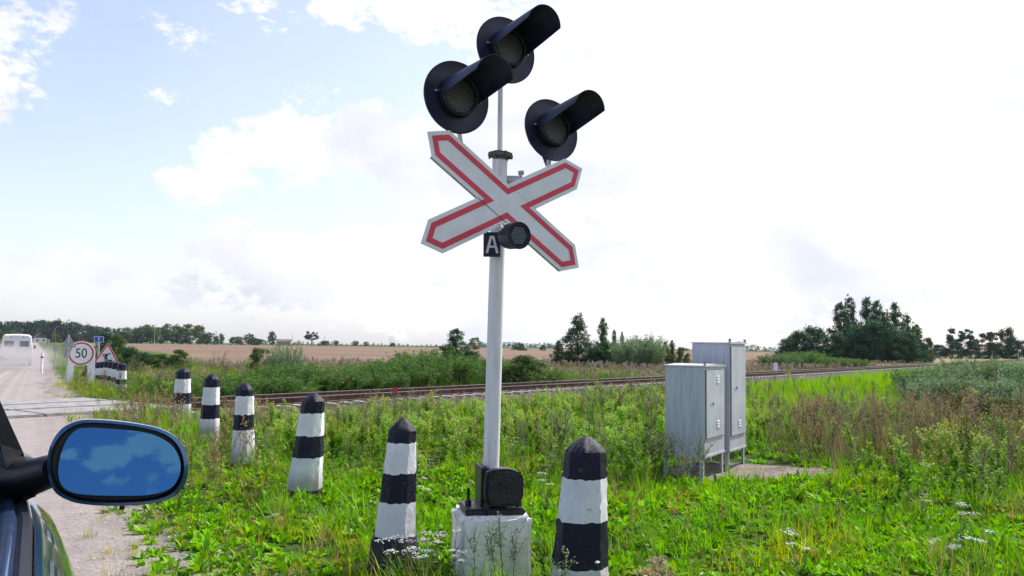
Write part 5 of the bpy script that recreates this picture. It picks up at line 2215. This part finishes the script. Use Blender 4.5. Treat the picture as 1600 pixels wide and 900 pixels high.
# farmhouse, far roof, poles
fh = P(62, 530.5, 455)
fe = empty('farmhouse', (fh.x, fh.y, 0), R_(35), 'small white farmhouse with a brown roof before the wood', 'house')
wall_m = simple('house_wall', (.72, .72, .70), .8)
roof_m = simple('house_roof', (.16, .10, .095), .8)
mb = MB()
mb.add([(-3, -4.5, -.5), (3, -4.5, -.5), (3, 4.5, -.5), (-3, 4.5, -.5), (-3, -4.5, 2.6), (3, -4.5, 2.6), (3, 4.5, 2.6), (-3, 4.5, 2.6)], [(0, 1, 5, 4), (1, 2, 6, 5), (2, 3, 7, 6), (3, 0, 4, 7)])
mb.build('wall', wall_m, fe)
mb = MB()
mb.add([(-3, -4.45, 2.6), (3, -4.45, 2.6), (0, -4.45, 5.0)], [(0, 1, 2)])
mb.add([(-3, 4.45, 2.6), (3, 4.45, 2.6), (0, 4.45, 5.0)], [(2, 1, 0)])
mb.build('gable', roof_m, fe)
mb = MB()
for sx in (-1, 1):
    mb.add([(sx * 3.4, -5, 2.25), (sx * 3.4, 5, 2.25), (0, 5, 5.1), (0, -5, 5.1), (sx * 3.4, -5, 2.4), (sx * 3.4, 5, 2.4), (0, 5, 5.27), (0, -5, 5.27)], [(0, 1, 2, 3), (4, 5, 6, 7), (0, 1, 5, 4), (0, 3, 7, 4), (1, 2, 6, 5)])
rf_ = mb.build('roof', roof_m, fe)
mb = MB()
mb.box((.2, 1, 5.4), (.6, .6, 1.2))
mb.build('chimney', simple('brick', (.25, .10, .07), .9), rf_)
for (x, y) in ((-1.5, -4.52), (1.5, -4.52)):
    mb = MB()
    mb.box((x, y, 1.3), (.9, .06, 1.1))
    mb.build('window', M_GLASSD, fe)
fb = P(444, 530, 700)
fe = empty('barn', (fb.x, fb.y, 0), R_(10), 'low far farm building with a reddish roof on the horizon', 'barn')
mb = MB()
mb.box((0, 0, 1.4), (11, 6, 3.8))
mb.build('wall', simple('barn_wall', (.30, .24, .22), .9), fe)
mb = MB()
mb.add([(-6, -3.5, 3.1), (6, -3.5, 3.1), (6, 0, 5.0), (-6, 0, 5.0), (6, 3.5, 3.1), (-6, 3.5, 3.1)], [(0, 1, 2, 3), (3, 2, 4, 5)])
mb.build('roof', simple('barn_roof', (.22, .13, .11), .9), fe)


def pole_thing(px, ty, dist, r, label, arms=0, g=None, name='utility_pole', cat='utility pole', mat=None):
    p = P(px, ty, dist)
    e = empty(name, (p.x, p.y, 0), 0, label, cat, g)
    mb = MB()
    mb.tube([(0, 0, -.5), (0, 0, p.z)], [r, r * .7], 8)
    mb.build('pole', mat or M_BARK, e)
    for j in range(arms):
        mb = MB()
        mb.box((0, 0, p.z - .5 - j * .8), (2.2, r, r))
        mb.build('crossarm', mat or M_BARK, e)


pole_thing(242, 512, 520, .22, 'pale wooden utility pole before the distant field row', 0, mat=simple('pale_wood', (.35, .32, .27), .8))
pole_thing(336, 517, 650, .18, 'thin left mast of the close pair on the horizon', 0, 'thin far masts')
pole_thing(338.5, 517, 655, .18, 'thin right mast of the close pair on the horizon', 0, 'thin far masts')
pole_thing(381, 521, 620, .14, 'thin mast above the pale bushes on the horizon', 0, 'thin far masts')
pole_thing(457, 522.5, 700, .16, 'thin mast right of the far barn', 0, 'thin far masts')
pole_thing(507.5, 523, 900, .2, 'thin lone mast on the horizon above the leaning bollard', 0, 'thin far masts')
for i, px in enumerate((609.5, 612.5, 615.5)):
    pole_thing(px, (525, 523.5, 524.5)[i], 900, .22, ('left', 'middle', 'right')[i] + ' one of three thin pylons over the thicket', 0, 'three thin pylons')
e = empty('farm_mast', P(84, 531, 470).xy.to_3d(), 0, 'brown two-legged wooden mast standing right of the farmhouse', 'mast')
p = P(83.5, 515.5, 470)
for sx in (-1, 1):
    mb = MB()
    mb.tube([(sx * 1.0, 0, -.5), (sx * .1, 0, p.z)], [.2, .14], 8)
    mb.build('leg', simple('mast_wood', (.24, .15, .09), .9), e)

# ------------------------------------------------------------------ ground plants (nobody could count them)
LUSH = (.15, .37, .006)
LUSH2 = (.19, .42, .008)
YEL = (.25, .34, .03)
MIDG = (.09, .22, .012)
GREYG = (.16, .22, .09)
DRY = (.22, .17, .095)
DRYR = (.17, .10, .065)
PALE = (.38, .48, .12)
rosA = [rosette(14, .085, .034, LUSH, (20, 80)) for _ in range(4)] + [rosette(11, .115, .044, LUSH2) for _ in range(3)] + [rosette(22, .055, .024, (.085, .25, .01), (10, 80)) for _ in range(3)] + [rosette(10, .10, .026, YEL) for _ in range(1)] + [rosette(9, .12, .030, MIDG) for _ in range(2)]
grsA = [grass(15, .20, .006, LUSH) for _ in range(3)] + [grass(14, .26, .006, LUSH2, dry=.15) for _ in range(2)] + [grass(12, .22, .005, MIDG, dry=.3) for _ in range(2)]


def zone_w(x, y):
    """where the low lush growth gives way to tall weeds: 0 lush .. 1 tall"""
    # boundary runs along the bollards to behind the cabinets
    a, q = trk_aq(x, y)
    s, t = road_st(x, y)
    d1 = y - (9.3 + .2 * np.minimum(0, x + 2) * -1.0)
    v = ss(y + .8 * wob(x, y, .5), 8.6, 10.6)
    right = ss(x - .45 * (y - 7), 2.4, 4.2) * ss(y + .35 * x, 9.0, 11.0)
    v = np.where(x > 1.8, np.maximum(ss(y + .9 * wob(x, y, .6), 11.2, 13.0), right), v)
    v = np.maximum(v, ss(-t + 3.2 + .5 * wob(x, y, .8), 0, 1.5) * ss(y, 7.2, 9))
    return np.clip(v, 0, 1)


# 1 broad leaves
p = np.concatenate([cand(4.0, 7.5, 190), cand(7.5, 11, 130), cand(11, 16, 55)])
p = p[ok(p, .62)]
z_ = zone_w(p[:, 0], p[:, 1])
s_, t_ = road_st(p[:, 0], p[:, 1])
prob = (1 - .75 * z_) * ss(t_ + .3 * wob(p[:, 0], p[:, 1], 3), .5, 1.25) * np.clip(1.0 + .4 * wob(p[:, 0], p[:, 1], 1.1, 3), .55, 1)
bare = np.exp(-(((p[:, 0] + 1.55) / .5) ** 2 + ((p[:, 1] - 6.3) / .35) ** 2))
prob = prob * (1 - bare)
p = keep(p, prob)
sc = rng.uniform(.65, 1.25, len(p)) * (1 + .3 * wob(p[:, 0], p[:, 1], .8, 1)) * np.where(p[:, 1] < 6.5, .85, 1)
tint = np.ones((len(p), 3)) * (1 + .18 * wob(p[:, 0], p[:, 1], .7, 5))[:, None]
scatter('broad_leaf_plants', rosA, p, sc, M_LEAF, 'low bright green broad-leaved plants covering the foreground', 'ground cover', tint=tint)

# 2 grass
p = np.concatenate([cand(4.0, 7, 38), cand(7, 11, 24), cand(11, 18, 16), cand(18, 30, 7)])
p = p[ok(p, .55, qlo=-1.6)]
s_, t_ = road_st(p[:, 0], p[:, 1])
sc = rng.uniform(.6, 1.3, len(p)) * (1 + .35 * wob(p[:, 0], p[:, 1], .9, 2)) * np.where(t_ < 1.8, .6, 1.0) * np.where(p[:, 1] > 14, 1.7, 1.0)
brn = ss(wob(p[:, 0], p[:, 1], .8, 4), .15, .7) + .8 * (t_ < 1.9)
tint = 1 + np.clip(brn, 0, 1)[:, None] * np.array([[.9, -.05, .9]])
scatter('grass', grsA, p, sc, M_LEAF, 'thin green and straw coloured grass blades between the broad leaves', 'grass', tint=tint)

# 3 bright grass strip towards the track on the right
grsB = [grass(22, .36, .010, (.20, .40, .008), .12, (60, 88), .5) for _ in range(4)]
p = np.concatenate([cand(16, 26, 14), cand(26, 45, 7), cand(45, 80, 1.8), cand(80, 140, .35)])
a_, q_ = trk_aq(p[:, 0], p[:, 1])
k_ = ok(p, 3.0, qlo=-1.5) & (q_ < 0) & (p[:, 0] > .18 * p[:, 1] + .5) & (q_ > -15)
p = p[k_]
a_, q_ = trk_aq(p[:, 0], p[:, 1])
p = keep(p, ss(p[:, 0] - .13 * p[:, 1], 0, 2))
sc = rng.uniform(.6, 1.1, len(p)) * np.where(p[:, 1] > 30, 1.35, 1) * np.where(p[:, 1] > 60, 1.3, 1)
scatter('meadow_grass', grsB, p, sc, M_LEAF, 'bright green meadow grass on the slope up to the rails at the right', 'grass')

# 4 tall weeds: pale fleabane plumes, grey mugwort, fresh green stems
fleab = [weed(.62, 120, (.20, .36, .03), (.13, .19, .05), .085, .022, 170, PALE, 7, .017, .5) for _ in range(5)]
mugw = [weed(.80, 120, GREYG, (.13, .13, .07), .075, .018, 120, (.21, .20, .12), 7, .014, .5) for _ in range(4)]
fresh = [weed(.50, 120, (.13, .28, .015), (.09, .15, .03), .10, .026, 0, PALE, 5) for _ in range(3)]
mixw = fleab + mugw + fresh
p = np.concatenate([cand(7.5, 12, 17), cand(12, 18, 16), cand(18, 26, 13), cand(26, 40, 6)])
p = p[ok(p, 1.1, qlo=-.95)]
z_ = zone_w(p[:, 0], p[:, 1])
a_, q_ = trk_aq(p[:, 0], p[:, 1])
s_, t_ = road_st(p[:, 0], p[:, 1])
prob = z_ * np.clip(.75 + .5 * wob(p[:, 0], p[:, 1], .9, 7), .2, 1)
# the slope right of the signal towards the track is grass, not weeds
prob = prob * (1 - .85 * ss(p[:, 0] - .19 * p[:, 1], .6, 2.2) * ss(p[:, 1], 13, 16))
p = keep(p, prob)
s_, t_ = road_st(p[:, 0], p[:, 1])
hs = .62 + .38 * wob(p[:, 0], p[:, 1], .7, 9)
sc = rng.uniform(.6, 1.1, len(p)) * (hs * .5 + .66) * np.where(t_ < 2.6, .72, 1)
a_, q_ = trk_aq(p[:, 0], p[:, 1])
sc = sc * (1 - .40 * ss(q_, -4.5, -2.2)) * low_view(p)
m1 = wob(p[:, 0], p[:, 1], .45, 11) + rng.normal(0, .25, len(p))
sel = np.where(p[:, 0] < 1.5, m1 > -.55, m1 > -.25)
scatter('fleabane', fleab + fresh, p[sel], sc[sel] * .95, M_LEAF, 'pale yellow-green feathery weeds between the bollards and the rails', 'weeds')
scatter('mugwort', mugw + fresh[:1], p[~sel], sc[~sel] * .92, M_LEAF, 'tall grey-green mugwort with brownish plumes before the rails', 'weeds')

# 5 weeds at the right behind the cabinets: brown dry band
dryA = [weed(.80, 40, (.17, .15, .06), (.19, .12, .07), .06, .013, 150, (.31, .24, .15), 8, .018, .65) for _ in range(4)] + [grass(30, .62, .008, (.30, .235, .13), .07, (62, 88), .4, .3) for _ in range(3)]
p = np.concatenate([cand(8.0, 13, 15), cand(13, 19, 13)])
p = p[ok(p)]
x, y = p[:, 0], p[:, 1]
prob = ss(x - .27 * y, .3, 1.0) * ss(y + .35 * x, 11.6, 13.2) * (1 - ss(y, 15.5, 18.5)) * np.clip(.7 + .6 * wob(x, y, .9, 1), .1, 1)
p = keep(p, prob)
scatter('dry_weeds', dryA, p, rng.uniform(.65, 1.25, len(p)) * (1 - .2 * ss(p[:, 1], 12, 17)), M_DRY, 'brown dry stalks and seed heads in a band at the right', 'dry weeds')
# sprinkling of dry stalks everywhere in the weeds, many by the crossing
p = np.concatenate([cand(7, 12, 4), cand(12, 24, 5)])
p = p[ok(p, 1.0, qlo=-1.2)]
s_, t_ = road_st(p[:, 0], p[:, 1])
a_, q_ = trk_aq(p[:, 0], p[:, 1])
prob = zone_w(p[:, 0], p[:, 1]) * np.clip(.05 + .95 * (1 - ss(t_, 2.8, 5.0)) + .6 * np.exp(-((q_ + 2.8) / 1.6) ** 2), 0, 1)
p = keep(p, prob)
scatter('dry_stalks', dryA[:4], p, rng.uniform(.5, .95, len(p)) * low_view(p), M_DRY, 'reddish brown dry stalks among the weeds by the crossing', 'dry weeds')

# 6 reeds and weeds beyond the track, under the thicket and on the verge by the signs
reed = [grass(26, .75, .014, (.11, .20, .03), .14, (66, 89), .35, .05) for _ in range(4)]
p = np.concatenate([cand(18, 30, 9), cand(30, 50, 5)])
a_, q_ = trk_aq(p[:, 0], p[:, 1])
s_, t_ = road_st(p[:, 0], p[:, 1])
p = p[ok(p, 1.2) & (q_ > 3.3) & (q_ < 5.2) & (a_ > -3) & (a_ < 26)]
scatter('reeds', reed, p, rng.uniform(.7, 1.2, len(p)), M_LEAF, 'upright green reeds along the foot of the willow thicket', 'reeds')
p = np.concatenate([cand(20, 34, 9, 3), cand(34, 60, 3.2, 3), cand(60, 110, .9, 3)])
a_, q_ = trk_aq(p[:, 0], p[:, 1])
s_, t_ = road_st(p[:, 0], p[:, 1])
k_ = ok(p, 1.25, .3) & (q_ > 3.0) & ((a_ < -1) | (t_ < 12)) & (t_ < 17) & (q_ < 70)
p = p[k_]
s_, t_ = road_st(p[:, 0], p[:, 1])
sc = rng.uniform(.6, 1.15, len(p)) * np.where(t_ < 3.5, .6, 1.0)
scatter('verge_grass', [grass(22, .38, .012, (.12, .20, .022), .13, (55, 88), .6, .12) for _ in range(4)] + [rosette(9, .22, .06, LUSH)], p, sc, M_LEAF, 'rough green grass on the verge around the road signs beyond the crossing', 'grass')
p = np.concatenate([cand(22, 34, 3.5), cand(34, 60, 1.6)])
a_, q_ = trk_aq(p[:, 0], p[:, 1])
s_, t_ = road_st(p[:, 0], p[:, 1])
k_ = ok(p, 2.5) & (q_ > 3.6) & (q_ < 16) & (a_ < 30)
p = keep(p[k_], np.full(k_.sum(), .9))
scatter('far_side_weeds', mugw + fleab[:2] + dryA[:2], p, rng.uniform(.9, 1.35, len(p)), M_LEAF, 'mixed grey and green weeds beyond the railway', 'weeds')

# 7 pale thistle meadow between the rails and the meadow trees
this = [weed(.55, 30, (.13, .13, .06), (.16, .13, .08), .07, .02, 100, (.40, .33, .27), 5, .035, .5) for _ in range(3)] + [grass(22, .5, .014, (.19, .17, .08), .14, (62, 88), .4, .4) for _ in range(3)]
p = np.concatenate([cand(30, 60, 2.6), cand(60, 100, 1.3), cand(100, 150, .4)])
a_, q_ = trk_aq(p[:, 0], p[:, 1])
k_ = ok(p, 8) & (q_ > 3.6) & (q_ < 45) & (a_ > 12) & (a_ < 130)
p = p[k_]
a_, q_ = trk_aq(p[:, 0], p[:, 1])
p = keep(p, ss(a_ + q_ * .3, 18, 26))
scatter('thistle_meadow', this, p, rng.uniform(.75, 1.2, len(p)) * np.where(p[:, 1] > 70, 1.2, 1), M_DRY, 'pale brown thistles and seed fluff in the meadow beyond the rails', 'dry meadow')

# 8 flowers
p = np.concatenate([cand(4.6, 8, .42), cand(8, 16, .5)])
p = p[ok(p, 1.3)]
p = keep(p, np.clip(.55 + .8 * wob(p[:, 0], p[:, 1], .8, 13), .08, 1))
scatter('white_yarrow', [umbel(rng.uniform(.28, .42), 3) for _ in range(5)], p, rng.uniform(.7, 1.2, len(p)), M_LEAF, 'flat white flower heads scattered through the green plants', 'wildflowers')
extra = np.array([(-.62, 5.15), (-.5, 5.3), (-.72, 5.25), (-.33, 5.25), (-.42, 5.4), (1.85, 5.35), (2.75, 5.4), (3.1, 5.5), (-.55, 5.5), (3.3, 6.2)])
scatter('white_yarrow_heads', [umbel(.36, 4, r=.04) for _ in range(4)], extra, rng.uniform(.9, 1.2, len(extra)), M_LEAF, 'larger white flower heads by the concrete block and at the lower right', 'wildflowers')
p = keep(cand(4.3, 7, 1.0), .5)
p = p[ok(p, 1.4)]
p = np.concatenate([p, np.array([(.47, 4.62), (.56, 4.58), (.70, 4.66), (.78, 4.72), (-1.55, 4.95), (-1.6, 5.0)])])
scatter('daisies', [daisy(rng.uniform(.22, .34)) for _ in range(5)], p, rng.uniform(.85, 1.2, len(p)), M_LEAF, 'small white daisies with yellow centres along the lower picture edge', 'wildflowers')
p = keep(cand(4.3, 9, 1.8), .8)
s_, t_ = road_st(p[:, 0], p[:, 1])
p = p[(t_ > .95) & (t_ < 3.2) & ok(p, .8)]
scatter('yellow_flowers', [dots(.16, (.65, .33, .01), 2, .010) for _ in range(3)] + [dots(.2, (.35, .27, .2), 4) for _ in range(3)], p, rng.uniform(.7, 1.2, len(p)), M_LEAF, 'tiny orange flowers and pale seed clocks at the gravel edge', 'wildflowers')
# mugwort tufts standing left of the cabinets and by the signal
tuft = np.array([(1.95, 9.75), (1.9, 9.9), (1.75, 9.55), (2.0, 9.6), (1.82, 10.0), (1.85, 9.35), (1.7, 9.2), (1.98, 9.5), (1.6, 9.5), (1.75, 9.7), (1.5, 9.3), (1.35, 9.9), (2.15, 9.35), (1.2, 9.6), (2.05, 9.2), (1.0, 10.0), (1.45, 10.2)])
scatter('mugwort_tuft', mugw, tuft, rng.uniform(.55, .85, len(tuft)), M_LEAF, 'grey feathery mugwort growing against the lower cabinet', 'weeds')
near = np.array([(-.02, 5.36), (-.06, 5.32), (.03, 5.4), (.30, 4.78), (.26, 4.80), (-.2, 5.30)])
scatter('stalky_weeds', [weed(.50, 70, (.075, .13, .03), (.09, .14, .04), .07, .012, 40, (.33, .33, .25), 6, .012, .2) for _ in range(3)], near, rng.uniform(.75, 1.0, len(near)), M_LEAF, 'stalky green weeds in front of the concrete block', 'weeds')
df = np.array([(.86, 5.0), (.90, 5.02), (.88, 4.95), (.93, 5.05)])
scatter('faded_plume', [weed(.30, 20, (.22, .18, .09), (.2, .15, .08), .04, .01, 160, (.42, .33, .20), 6, .015, .7) for _ in range(2)], df, rng.uniform(.9, 1.05, len(df)), M_DRY, 'faded straw coloured seed plume right of the largest bollard', 'dry weeds')

# 9 stones on the gravel
def stone():
    A = Arch()
    b = []
    for z in (-.3, .35):
        for k in range(6):
            a_ = k * 1.047 + rng.uniform(-.25, .25)
            r_ = (1.0 if z < 0 else .62) * rng.uniform(.75, 1.2)
            A.v.append(np.array([math.cos(a_) * r_, math.sin(a_) * r_ * .8, z + rng.uniform(-.1, .1)]))
            A.c.append((1, 1, 1))
    for k in range(6):
        k2 = (k + 1) % 6
        A.f.append((k, k2, 6 + k2, 6 + k))
    A.f += [(6, 7, 8, 9), (6, 9, 10, 11)]
    A.v = [v * np.array([.5, .5, .5]) for v in A.v]
    return A.done()


t = NT('stone')
at = t.n('ShaderNodeAttribute', attribute_name='col').outputs['Color']
t.bsdf(at, .9, 0, t.noise(60, 3, t.obj()), .4, .01, .2)
M_STONE = t.m
stones = [stone() for _ in range(6)]


def zroad(x, y):
    s, t = road_st(x, y)
    return np.where(t < .8, road_z(s) + .014, H(x, y) + .014)


p = np.concatenate([cand(3.0, 6, 420), cand(6, 10, 170), cand(10, 18, 40)])
s_, t_ = road_st(p[:, 0], p[:, 1])
k_ = (t_ > -4) & (t_ < 1.6)
p = p[k_]
t_ = t_[k_]
p = keep(p, .25 + .75 * ss(t_ + .4 * wob(p[:, 0], p[:, 1], 1.2), -.2, .8))
sz = .005 + .014 * rng.random(len(p)) ** 4 + .018 * (rng.random(len(p)) < .012)
g_ = rng.uniform(.14, .52, (len(p), 1)) * np.array([[1, .93, .89]])
scatter('gravel', stones, p, sz * 2, M_STONE, 'loose pale pebbles on the gravel road and its edge', 'gravel', tilt=.05, tint=g_, zfun=zroad)
p = np.stack([rng.normal(3.1, .62, 5200), rng.normal(10.6, .36, 5200)], 1)
p = p[(((p[:, 0] - 3.15) / 1.25) ** 2 + ((p[:, 1] - 10.65) / .8) ** 2) < 1]
g_ = rng.uniform(.22, .42, (len(p), 1)) * np.array([[1, .90, .85]])
scatter('mound_gravel', stones, p, rng.uniform(.012, .04, len(p)), M_STONE, 'loose pinkish gravel around the cabinet legs', 'gravel', tilt=.05, tint=g_)
p = np.concatenate([cand(15, 34, 60), cand(34, 60, 10)])
a_, q_ = trk_aq(p[:, 0], p[:, 1])
s_, t_ = road_st(p[:, 0], p[:, 1])
p = p[(q_ > -1.6) & (q_ < 3.2) & (t_ > 1.7)]
g_ = rng.uniform(.04, .15, (len(p), 1)) * np.array([[1, .90, .85]])
scatter('ballast', stones, p, rng.uniform(.03, .06, len(p)), M_STONE, 'crushed stone ballast around the sleepers', 'ballast', tilt=.1, tint=g_)

# ------------------------------------------------------------------ air and dust
def volume_box(name, c, d, mat, label, cat):
    mb = MB()
    mb.box(c, d)
    o = mb.build(name, mat)
    return tag(o, label, cat, kind='stuff')


t = NT('haze')
pv = t.n('ShaderNodeVolumePrincipled', {'Color': (.72, .86, 1, 1), 'Density': .00008, 'Anisotropy': .0})
t.t.links.new(pv.outputs[0], t.out.inputs['Volume'])
volume_box('haze', (0, 900, 19), (5200, 2400, 44), t.m, 'thin pale summer haze softening the far woods', 'haze')

t = NT('dust')
o_ = t.n('ShaderNodeTexCoord').outputs['Object']
ln = t.n('ShaderNodeVectorMath', {0: o_}, operation='LENGTH').outputs['Value']
fall = t.mapr(ln, .15, 1.0, 1.0, 0.0)
nz = t.mapr(t.noise(2.2, 3, o_), .3, .7)
dn = t.math('MULTIPLY', t.math('MULTIPLY', fall, nz), .50)
pv = t.n('ShaderNodeVolumePrincipled', {'Color': (.9, .86, .83, 1), 'Density': dn, 'Anisotropy': .2})
t.t.links.new(pv.outputs[0], t.out.inputs['Volume'])
import bmesh
me = bpy.data.meshes.new('dust_cloud')
bm = bmesh.new()
bmesh.ops.create_icosphere(bm, subdivisions=3, radius=1)
bm.to_mesh(me)
bm.free()
me.materials.append(t.m)
o = bpy.data.objects.new('dust_cloud', me)
COL.objects.link(o)
c = P(6, 574, 53)
o.location = (c.x, c.y, c.z + .45)
o.rotation_euler = (0, 0, math.atan2(U[1], U[0]))
o.scale = (8.5, 4.2, 1.5)
tag(o, 'pale road dust swirling behind the van wheels', 'dust', kind='stuff')
SC.cycles.volume_max_steps = 64
SC.cycles.volume_step_rate = 4
SC.cycles.max_bounces = 6
SC.cycles.diffuse_bounces = 3
SC.cycles.transmission_bounces = 4
SC.cycles.transparent_max_bounces = 6
SC.cycles.volume_bounces = 0
